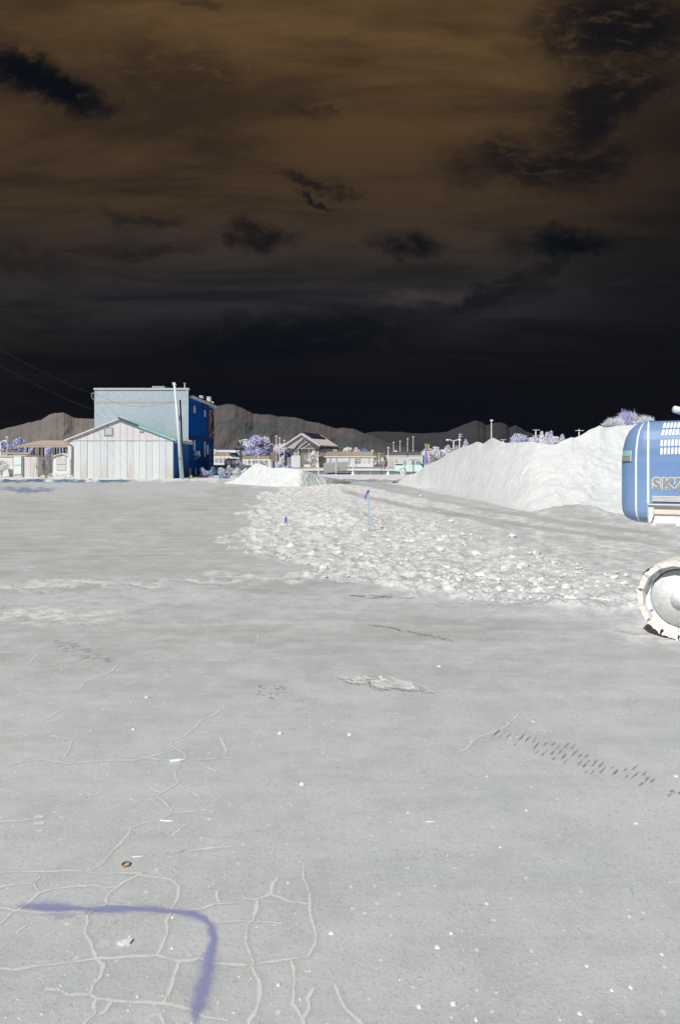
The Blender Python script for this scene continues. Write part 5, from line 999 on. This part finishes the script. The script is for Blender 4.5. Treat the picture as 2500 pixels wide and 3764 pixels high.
# pavilion with an open gable and rod trusses
pv = empty('gable_pavilion', (X(1120, 95), 95, 0), 'open gable pavilion with rod trusses beside the railway platform', 'pavilion')
A_, L_, R_ = P(1107, 1598, 95), P(1035, 1645, 95), P(1175, 1642, 95); e_ = Vector((2.6, 6.5, 0)); M_PVR = mat('pinkish_roof', C(216, 206, 206), .8, .04); M_SOF = mat('grey_soffit', C(176, 178, 178), .8, .05)
tk = Vector((0, 0, .2))
wpart('roof_slope', M_PVR, pv, lambda b: b.prism([L_, A_, A_ + tk, L_ + tk], e_)); wpart('roof_slope', M_PVR, pv, lambda b: b.prism([A_, R_, R_ + tk, A_ + tk], e_))
wpart('soffit', M_SOF, pv, lambda b: b.prism([L_ + Vector((.4, .3, .02)), P(1078, 1650, 95) + Vector((0, .3, 0)), A_ + Vector((.3, .3, -.5)), A_ + Vector((0, .3, -.06))][::-1], (0, .06, 0)))
wpart('ridge_skylight', mat('navy_roof', (0, 0, 0)), pv, lambda b: b.prism([A_ + Vector((.25, .8, .21)), A_ + Vector((1.4, .8, -.42)), A_ + Vector((1.4, .8, -.3)), A_ + Vector((.25, .8, .36))], e_ * .72))
wpart('eave_beam', M_DARK, pv, lambda b: b.prism([R_ + Vector((.02, .2, -.25)), R_ + Vector((.22, .2, -.25)), R_ + Vector((.22, .2, .0)), R_ + Vector((.02, .2, .0))], e_ * .95))
rods = [((1085, 1652), (1107, 1605)), ((1080, 1645), (1125, 1615)), ((1088, 1654), (1130, 1620)), ((1098, 1654), (1135, 1625)), ((1105, 1652), (1142, 1630)), ((1112, 1612), (1150, 1645)), ((1120, 1618), (1160, 1648)), ((1128, 1620), (1168, 1645)), ((1098, 1646), (1118, 1618)), ((1135, 1628), (1150, 1648)), ((1084, 1640), (1092, 1612)), ((1090, 1648), (1158, 1648)), ((1160, 1655), (1200, 1645))]
M_ROD = mat('rod_steel', C(196, 202, 206), .5); 
for k, ((a, b0), (c, d0)) in enumerate(rods):
    for q in (.6, 3.2): wpart('truss_rod', M_ROD if (k + int(q)) % 3 else M_DARK, pv, lambda b: b.tube([P(a, b0, 95) + Vector((0, q, 0)), P(c, d0, 95) + Vector((0, q, 0))], .055, 5))
for px, m, w_ in ((1079, M_LGREY, 2.5), (1086, M_LGREY, 2), (1095, M_LGREY, 2), (1102.5, M_DARK, 1.6), (1077, M_DARK, 1.2), (1150, M_LGREY, 2), (1157, M_GREY, 2), (1168, M_LGREY, 2.4), (1171.5, M_DARK, 1.2)):
    wpart('column', m, pv, lambda b: b.box((X(px - w_, 95), 95.7, 0), (X(px + w_, 95), 96.1, Z(1650, 95))))
wpart('ticket_counter', M_CREAM, pv, lambda b: (b.box((X(1152, 95), 95.2, Z(1678.5, 95)), (X(1173, 95), 95.6, Z(1675, 95))), b.box((X(1155, 95), 95.3, 0), (X(1171, 95), 95.55, Z(1679, 95)))))
wpart('notice_panel', M_GREY, pv, lambda b: b.box((X(1115, 95), 95.3, Z(1693, 95)), (X(1131, 95), 95.4, Z(1673, 95))))
block('bench', 1112, 1160, 1708, 1716, 92.5, .5, M_NEAR, 'white bench below the gable pavilion', 'bench', [('leg', M_GREY, 1114, 1115.5, 1712, 1718, .02), ('leg', M_GREY, 1157, 1158.5, 1712, 1718, .02)])
block('ticket_machine', 1172, 1200, 1680, None, 97, .6, M_MAUVE, 'mauve ticket machine beside the pavilion column', 'machine', [('panel', M_GREY, 1176, 1181, 1684, 1700, .04), ('panel', M_GREY, 1186, 1191, 1684, 1700, .04), ('top_cap', M_DARK, 1172, 1200, 1679, 1681, .1)])
# grey hoarding on the fence
hd = empty('hoarding', (X(1235, 83.5), 83.5, 0), 'grey fabric hoarding tied to the wire fence', 'hoarding')
wpart('sheet', M_GREY, hd, lambda b: b.prism([P(1189, 1738, 83.5), P(1278, 1729, 83.5), P(1280, 1697, 83.5), P(1189, 1703, 83.5)], (0, .06, 0)))
# wire fence
fy_ = lambda px: 80.6 if px < 1060 else 83.0
fc = empty('wire_fence', (X(1200, 83), 83, 0), 'wire fence with pale posts along the railway track', 'fence')
for px, y0_, y1_, m, w_ in ((1171, 1704, 1748, M_NEAR, 2), (1235, 1700, 1747, M_NEAR, 1.2), (1298, 1690, 1746, M_LAMP, 1.6), (1362, 1692, 1746, M_LGREY, .9), (1489.5, 1692, 1742, M_DARK, .9), (1518, 1692, 1744, M_BROWN, 1.4), (1523, 1692, 1740, M_DARK, .8),
      (1403, 1698, 1728, M_DARK, 1.1), (852, 1690, 1740, M_DARK, .8), (884, 1700, 1740, mat('blue_post', C(70, 130, 180), .6), .9), (916, 1688, 1722, M_DARK, .9), (941, 1690, 1716, M_DARK, .8), (981, 1692, 1718, M_DARK, 1), (1045, 1693, 1720, M_DARK, .9)):
    wpart('post', m, fc, lambda b: b.tube([(X(px, fy_(px)), fy_(px), -.05), (X(px, fy_(px)), fy_(px), Z(y0_, fy_(px)))], w_ / F * 83, 8))
for px in (1298, 1427): wpart('footing', M_NEAR, fc, lambda b: b.tube([(X(px, 83), 83, -.05), (X(px, 83), 83, .12), (X(px, 83), 83, .5)], [.3, .22, .08], 8))
wpart('top_rail', M_CREAM, fc, lambda b: b.tube([P(1290, 1693, 83), P(1480, 1693, 83)], .02, 5))
for q in range(9): wpart('wire', M_LGREY, fc, lambda b: b.tube([P(785, 1696 + q * 5.2, 80.6), P(1050, 1696 + q * 5.2, 80.6), P(1120, 1696 + q * 5.2, 83), P(1500, 1696 + q * 5.2, 83)], .004, 3, False))
bp_ = wthing('marker_post', mat('teal_blue_post', C(30, 72, 118), .5), (X(1557.5, 62), 62, 0), lambda b: (b.tube([(X(1557.5, 62), 62, -.1), (X(1557.5, 62), 62, Z(1675, 62))], .065, 8), b.tube([(X(1557.5, 62), 62, Z(1675, 62)), (X(1557.5, 62), 62, Z(1674, 62))], .085, 8)), 'dark blue marker post standing before the mint pickup', 'post')
# people-sized meters and bins on the platform
for k, (px, y0_, lb) in enumerate(((1298, 1693, 'blue slim meter by the fence post on the platform'), (1404, 1697, 'dark blue barrier post on the platform'), (1390, 1708, 'blue box on the platform by the barrier post'), (1410, 1708, 'pale blue box on the platform beside the shrub'))):
    wthing('platform_meter', mat('meter_blue', C(86, 120, 168), .6, .2), (X(px, 91), 91, 0), lambda b: (b.box((X(px - 1.4, 91), 91, .5), (X(px + 1.4, 91), 91.3, Z(y0_, 91))), b.box((X(px - 1.8, 91), 90.95, Z(y0_, 91)), (X(px + 1.8, 91), 91.35, Z(y0_ - 1.5, 91)))), lb, 'meter')

# wind sculpture: tall coloured stalks with curling arms, and its boards
ws = empty('wind_sculpture', (X(1570, 104), 104, 0), 'multicoloured sculpture with curling yellow and teal arms on tall stalks', 'sculpture')
wpart('stalk', mat('sculpt_blue', C(98, 122, 226), .6), ws, lambda b: b.tube([(X(1565.5, 104), 104, 0), (X(1566, 104), 104, Z(1662, 104))], .09, 8)); wpart('stalk', mat('sculpt_pink', C(216, 186, 224), .6), ws, lambda b: b.tube([(X(1577.5, 104), 104, 0), (X(1576, 104), 104, Z(1656, 104))], .09, 8))
M_Y = mat('sculpt_yellow', C(226, 208, 140), .6); M_TQ = mat('sculpt_teal', C(160, 196, 196), .6)
for m, pts in ((M_TQ, [(1566, 1664), (1568, 1650), (1564, 1640), (1566, 1634), (1561, 1632)]), (M_TQ, [(1568, 1650), (1560, 1654), (1554, 1660)]), (M_Y, [(1576, 1658), (1576, 1646), (1572, 1638), (1578, 1636)]), (M_Y, [(1576, 1650), (1583, 1652), (1588, 1648)]), (mat('sculpt_green', C(190, 210, 160), .6), [(1567, 1646), (1572, 1640), (1570, 1634), (1574, 1631)]), (M_Y, [(1577, 1642), (1580, 1638), (1577, 1634)])):
    wpart('arm', m, ws, lambda b: b.tube([P(x, y, 104) for x, y in pts], [.11, .1] + [.07] * (len(pts) - 3) + [.03], 6), True)
block('notice_board', 1583, 1597, 1672, 1686, 103, .2, M_BROWN, 'grey-brown notice boards under the wind sculpture', 'sign', [('board', M_GREY, 1584, 1597.4, 1678, 1680, .05), ('leg', M_GREY, 1585, 1586, 1686, 1735, .02), ('leg', M_GREY, 1594, 1595, 1686, 1735, .02)])
block('tall_sign', 1621, 1624, 1660, 1675, 100, .2, M_DARK, 'narrow dark upright sign among the lilac trees', 'sign', [('leg', M_DARK, 1622, 1623, 1675, 1740, .02)])

# ------------------------------------------------------------------ pickups
def pickup(x0, d, length, label, paint, glass, tyre, roof_m, roof_z, gl2):
    t = empty('pickup_truck', (x0, d, 0), label, 'pickup truck', 'parked pickups'); s_ = length / 5.3; W = 1.85; sz = roof_z / 1.85
    Pn = lambda x, z: (x0 + x * s_, d, z * sz)
    def arch(cx, r, n=8): return [(cx + r * math.cos(a), .42 + r * math.sin(a)) for a in np.linspace(math.pi, 0, n)]
    side_ = [(0.05, .52)] + arch(1.05, .44) + arch(4.25, .44) + [(5.2, .5), (5.28, .75), (5.22, 1.0), (5.0, 1.1), (3.85, 1.16), (0.02, 1.16)]
    wpart('body', paint, t, lambda b: b.prism([Pn(*q) for q in side_], (0, W, 0)))
    cab = [(1.85, 1.165), (3.95, 1.165), (3.35, 1.72), (3.1, 1.80), (2.1, 1.80), (1.9, 1.72)]
    wpart('cabin', paint, t, lambda b: b.prism([(Pn(*q)[0], d + .1, q[1] * sz) for q in cab], (0, W - .2, 0)))
    wpart('roof_panel', roof_m, t, lambda b: b.prism([(Pn(2.0, 0)[0], d + .06, 1.805 * sz), (Pn(3.15, 0)[0], d + .06, 1.805 * sz), (Pn(3.05, 0)[0], d + .06, 1.85 * sz), (Pn(2.1, 0)[0], d + .06, 1.85 * sz)], (0, W - .12, 0)))
    wpart('side_window', glass, t, lambda b: b.prism([(Pn(*q)[0], d + .09, q[1] * sz) for q in ((2.02, 1.22), (2.55, 1.22), (2.55, 1.68), (2.08, 1.68))], (0, .008, 0))); wpart('side_window', gl2, t, lambda b: b.prism([(Pn(*q)[0], d + .09, q[1] * sz) for q in ((2.65, 1.22), (3.55, 1.22), (3.2, 1.68), (2.65, 1.68))], (0, .008, 0)))
    wpart('windscreen', gl2, t, lambda b: b.prism([Pn(3.94, 1.18), (Pn(3.4, 1.7)[0], d, 1.7 * sz), (Pn(3.44, 1.7)[0], d, 1.72 * sz), (Pn(4.0, 1.2)[0], d, 1.2 * sz)], (0, W - .3, 0)))
    wpart('pillar', roof_m, t, lambda b: b.tube([(Pn(3.98, 1.17)[0], d + .08, 1.17 * sz), (Pn(3.36, 1.76)[0], d + .08, 1.76 * sz)], .04, 6))
    for cx in (1.05, 4.25):
        for yy in (d + .02, d + W - .24):
            wh = wpart('wheel', tyre, t, lambda b: b.tube([(Pn(cx, 0)[0], yy, .38), (Pn(cx, 0)[0], yy + .22, .38)], .38, 20)); wpart('rim', mat('grey_rim', C(190, 192, 194), .5), wh, lambda b: b.tube([(Pn(cx, 0)[0], yy - .012, .38), (Pn(cx, 0)[0], yy - .002, .38)], .2, 16))
    wpart('bumper', tyre, t, lambda b: (b.box((Pn(-.12, 0)[0], d + .05, .5 * sz), (Pn(.04, 0)[0], d + W - .05, .66 * sz)), b.box((Pn(5.25, 0)[0], d + .05, .45 * sz), (Pn(5.38, 0)[0], d + W - .05, .64 * sz))))
    wpart('mirror', M_DARK, t, lambda b: b.box((Pn(3.25, 0)[0], d - .16, 1.22 * sz), (Pn(3.48, 0)[0], d - .02, 1.36 * sz))); wpart('door_handle', tyre, t, lambda b: b.box((Pn(2.2, 0)[0], d - .03, 1.02 * sz), (Pn(2.45, 0)[0], d - .003, 1.07 * sz)))
    wpart('door_seam', roof_m, t, lambda b: (b.box((Pn(1.95, 0)[0], d - .008, .6 * sz), (Pn(1.98, 0)[0], d - .002, 1.15 * sz)), b.box((Pn(3.5, 0)[0], d - .008, .6 * sz), (Pn(3.53, 0)[0], d - .002, 1.15 * sz)))); return t
pk = pickup(X(768, 81.2), 81.2, 5.3, 'dark grey pickup partly hidden by the low dirt heap', mat('dark_grey_paint', C(98, 102, 104), .4, .04), mat('truck_glass_pale', C(216, 218, 232), .3, .06), mat('white_tyre', C(230, 232, 232), .8, .04), mat('charcoal_trim', C(62, 64, 66), .5), 2.02, MATS['truck_glass_pale'])
pk2 = pickup(X(1450, 84.3), 84.3, 5.3, 'pale mint pickup half hidden by the huge dirt mound', mat('mint_paint', C(206, 236, 231), .4, .04), mat('truck_glass_mauve', C(164, 156, 162), .3, .06), MATS['white_tyre'], mat('dark_teal_trim', C(40, 66, 76), .5), 1.92, mat('truck_glass_grey', C(140, 146, 156), .3, .06))
wpart('bed_rack', M_DARK, pk2, lambda b: b.box((X(1455, 84.3), 84.4, 1.2), (X(1481, 84.3), 84.6, 1.36)))

# ------------------------------------------------------------------ the yard left of the shed
yd = 70.0
block('storage_container', 82, 138, 1679, None, yd, 3, M_LGREY, 'light grey storage container with a vertical rib behind the leaning board', 'container', [('corner_rib', M_NEAR, 109, 111, 1679, 1748, .06), ('corner_rib', M_CREAM, 131, 134.5, 1680, 1748, .06), ('wall_sheet', mat('peach_sheet', C(206, 200, 192), .8, .05), 112, 130, 1681, 1747, .03), ('graffiti', M_NEAR, 120, 140, 1716, 1719, .05)])
pd_ = empty('portable_cabin', (X(65, 69.8), 69.8, 0), 'narrow cabin with mint door beside the grey container', 'cabin')
wpart('frame', mat('mauve_frame', C(192, 184, 182), .8), pd_, lambda b: b.box((X(48, 69.8), 69.8, 0), (X(81.8, 69.8), 72, Z(1677, 69.8)))); 
for y0_, y1_ in ((1678, 1709), (1711, 1743)): wpart('door_panel', mat('mint_door', C(214, 228, 224), .7, .03), pd_, lambda b: b.box((X(52, 69.8), 69.72, Z(y1_, 69.8)), (X(79, 69.8), 69.795, Z(y0_, 69.8))))
wthing('lean_to_roof', mat('brown_sheet', C(140, 128, 116), .8), (X(105, 71), 71, Z(1674, 71)), lambda b: b.prism([(X(66, 71), 70.4, Z(1671, 71)), (X(140, 71), 70.4, Z(1677.5, 71)), (X(140, 71), 70.4, Z(1676, 71)), (X(66, 71), 70.4, Z(1668, 71))], (0, 2, 0)), 'thin brown sloping roof sheet above the grey container', 'roof sheet')
wthing('leaning_board', mat('grey_board', C(176, 180, 182), .8, .06), (X(117, 68.8), 68.8, 0), lambda b: b.prism([(X(117, 68.8), 68.6, 0), (X(124, 68.8), 68.6, 0), (X(114, 68.8), 69.7, Z(1703, 68.8)), (X(107, 68.8), 69.7, Z(1703, 68.8))], (0, .06, 0)), 'grey board leaning against the storage container', 'board')
wthing('yard_wall', M_NEAR, (X(20, 73), 73, 0), lambda b: (b.box((X(-80, 73), 73, 0), (X(47, 73), 73.2, Z(1679, 73))), b.box((X(-80, 73), 72.9, Z(1679, 73)), (X(47, 73), 73.25, Z(1677, 73)))), 'white yard wall beside the narrow cabin', 'wall')
wthing('yard_wall', mat('lilac_wall', C(222, 218, 228), .85, .06, 1), (X(160, 73), 73, 0), lambda b: (b.box((X(140, 73), 73, 0), (X(182, 73), 73.2, Z(1682, 73))), b.box((X(182, 73), 73.05, 0), (X(190, 73), 73.25, Z(1684, 73)))), 'pale lilac fence panel between container and garden shed', 'fence panel')
gs = empty('garden_shed', (X(220, 71), 71, 0), 'small white garden shed with grey panel door beside the white shed', 'garden shed')
wpart('wall', M_NEAR, gs, lambda b: b.prism([(X(196, 71), 71, 0), (X(252, 71), 71, 0), (X(252, 71), 71, Z(1676, 71)), (X(226, 71), 71, Z(1668, 71)), (X(196, 71), 71, Z(1677, 71))], (0, 2.4, 0)))
for s_ in (-1, 1): wpart('roof', M_CREAM, gs, lambda b: b.prism([(X(226, 71), 70.8, Z(1668, 71)), (X(226 + s_ * 33, 71), 70.8, Z(1679, 71)), (X(226 + s_ * 33, 71), 70.8, Z(1677, 71)), (X(226, 71), 70.8, Z(1666, 71))][::s_], (0, 2.8, 0)))
for y0_, y1_ in ((1681, 1706.5), (1711, 1728)): wpart('door_panel', mat('mauve_panel', C(202, 196, 196), .8, .03), gs, lambda b: b.box((X(207, 71), 70.93, Z(y1_, 71)), (X(243, 71), 70.995, Z(y0_, 71))))
wpart('gable_vent', M_GREY, gs, lambda b: b.box((X(221, 71), 70.95, Z(1675, 71)), (X(229, 71), 70.995, Z(1672, 71))))
rr = random.Random(4)
for k in range(9):
    px = 165 + rr.random() * 50; d = 68 + rr.random() * 1.2; l_ = rr.uniform(1.2, 2.2); a = rr.uniform(-.25, .25); z0_ = .08 + .07 * k
    wthing('lumber_board', mat('pale_lumber', C(214, 216, 214), .85, .1), (X(px, d), d, z0_), lambda b: b.prism([(X(px, d), d, z0_), (X(px, d) + l_, d, z0_ + a * .4), (X(px, d) + l_, d, z0_ + a * .4 + .05), (X(px, d), d, z0_ + .05)], (0, .2, 0)), 'pale board lying in the lumber heap before the garden shed', 'board', 'boards of the lumber heap')
b = MB(); b.rock((0, 0, 0), .35, 3, .7); tag(b.build('boulder', mat('tan_stone', C(190, 172, 150), .9, .15), loc=(X(160, 67.5), 67.5, .1)), 'tan stone beside the lumber heap', 'stone')
b = MB(); b.rock((0, 0, 0), .3, 5, .7); tag(b.build('boulder', mat('grey_stone', C(196, 194, 190), .9, .15), loc=(X(236, 66.8), 66.8, .08)), 'pale stone near the shed downspout', 'stone')
b = MB(); b.rock((0, 0, 0), .5, 8, .6); tag(b.build('boulder', mat('rust_heap', C(176, 160, 148), .9, .2), loc=(X(8, 72), 72, Z(1703, 72))), 'brownish lump on the pale debris before the white wall', 'stone')
tree(-30, 40, 1700, 1750, 71.5, 'white', 'white dry brush before the white yard wall', 900, .1, seed=90, name='shrub', nc=14)
tree(150, 182, 1690, 1745, 71.5, 'white', 'white dry creeper on the lilac fence panel', 500, .09, seed=91, name='shrub', nc=10)

# ------------------------------------------------------------------ survey stakes and pipe
M_STAKE = mat('blue_stake', C(158, 184, 202), .8, .08, 12); M_RIB = mat('violet_ribbon', C(96, 84, 190), .5, .08)
def stake(base, top, w_, rib, label, zoff=0.0):
    p0, d = G(*base), GD(base[1]); p1 = P(top[0], top[1], d); t = empty('survey_stake', p0, label, 'stake', 'ribboned survey stakes'); h = w_ / F * d / 2
    wpart('stake', M_STAKE, t, lambda b: b.add([(p0.x - h, d - h, -.1), (p0.x + h, d - h, -.1), (p0.x + h, d + h, -.1), (p0.x - h, d + h, -.1), (p1.x - h, d - h, p1.z), (p1.x + h, d - h, p1.z), (p1.x + h, d + h, p1.z), (p1.x - h, d + h, p1.z)], [(3, 2, 1, 0), (4, 5, 6, 7), (0, 1, 5, 4), (1, 2, 6, 5), (2, 3, 7, 6), (3, 0, 4, 7)]))
    pts = [P(x, y, d - h * 2 - .004) for x, y in rib]
    def rb(b):
        for q0, q1 in zip(pts[:-1], pts[1:]):
            n_ = Vector((-(q1 - q0).z, 0, (q1 - q0).x)).normalized() * .016; b.prism([q0 - n_, q1 - n_, q1 + n_, q0 + n_], (0, -.003, 0))
    wpart('ribbon', M_RIB, t, rb)
    wpart('ribbon_knot', M_RIB, t, lambda b: b.box((p1.x - h - .006, d - h - .006, p1.z - .035), (p1.x + h + .006, d + h + .006, p1.z + .006)))
stake((1361, 1961), (1354, 1803), 5.2, [(1354, 1804), (1350, 1808), (1347, 1818), (1342, 1835)], 'tall pale blue survey stake with violet ribbon in the dirt')
stake((1060, 1944), (1052, 1901), 4.6, [(1051, 1902), (1049.5, 1908), (1049.5, 1919)], 'short pale blue survey stake with violet ribbon in rubble')
stake((1128, 1796), (1131, 1756), 2.4, [(1131, 1757), (1129.5, 1764), (1129.5, 1770)], 'slim pale survey stake on the low heap next to green rods')
M_GRN = mat('green_rod', C(96, 200, 140), .6)
gr = empty('green_rods', G(1126, 1794), 'bent green rods stuck in the low heap', 'rods'); d_ = GD(1794)
wpart('upright_rod', mat('pale_green_rod', C(150, 210, 170), .6), gr, lambda b: b.tube([(X(1126, d_), d_, -.1), (X(1126.5, d_), d_, Z(1753, d_))], .018, 6))
wpart('bent_rod', M_GRN, gr, lambda b: b.tube([P(1111, 1793, d_), P(1112.5, 1785.5, d_), P(1117, 1788, d_), P(1122, 1790, d_), P(1126, 1790, d_), P(1133, 1787, d_)], .028, 6), True)
for px, y1_, lb in ((804, 1768, 'thin pale green stick before the shrubs by the blue wall'), (447, 1764, 'tiny green stick before the shed panels')):
    d_ = GD(y1_ + 6); wthing('marker_stick', mat('pale_green_rod', (0, 0, 0)), (X(px, d_), d_, 0), lambda b: b.tube([(X(px, d_), d_, -.05), (X(px, d_), d_ + .02, Z(y1_ - (26 if px > 600 else 8), d_)), (X(px, d_) + .01, d_, Z(y1_ - (30 if px > 600 else 10), d_))], [.02, .016, .01], 6), lb, 'stick')
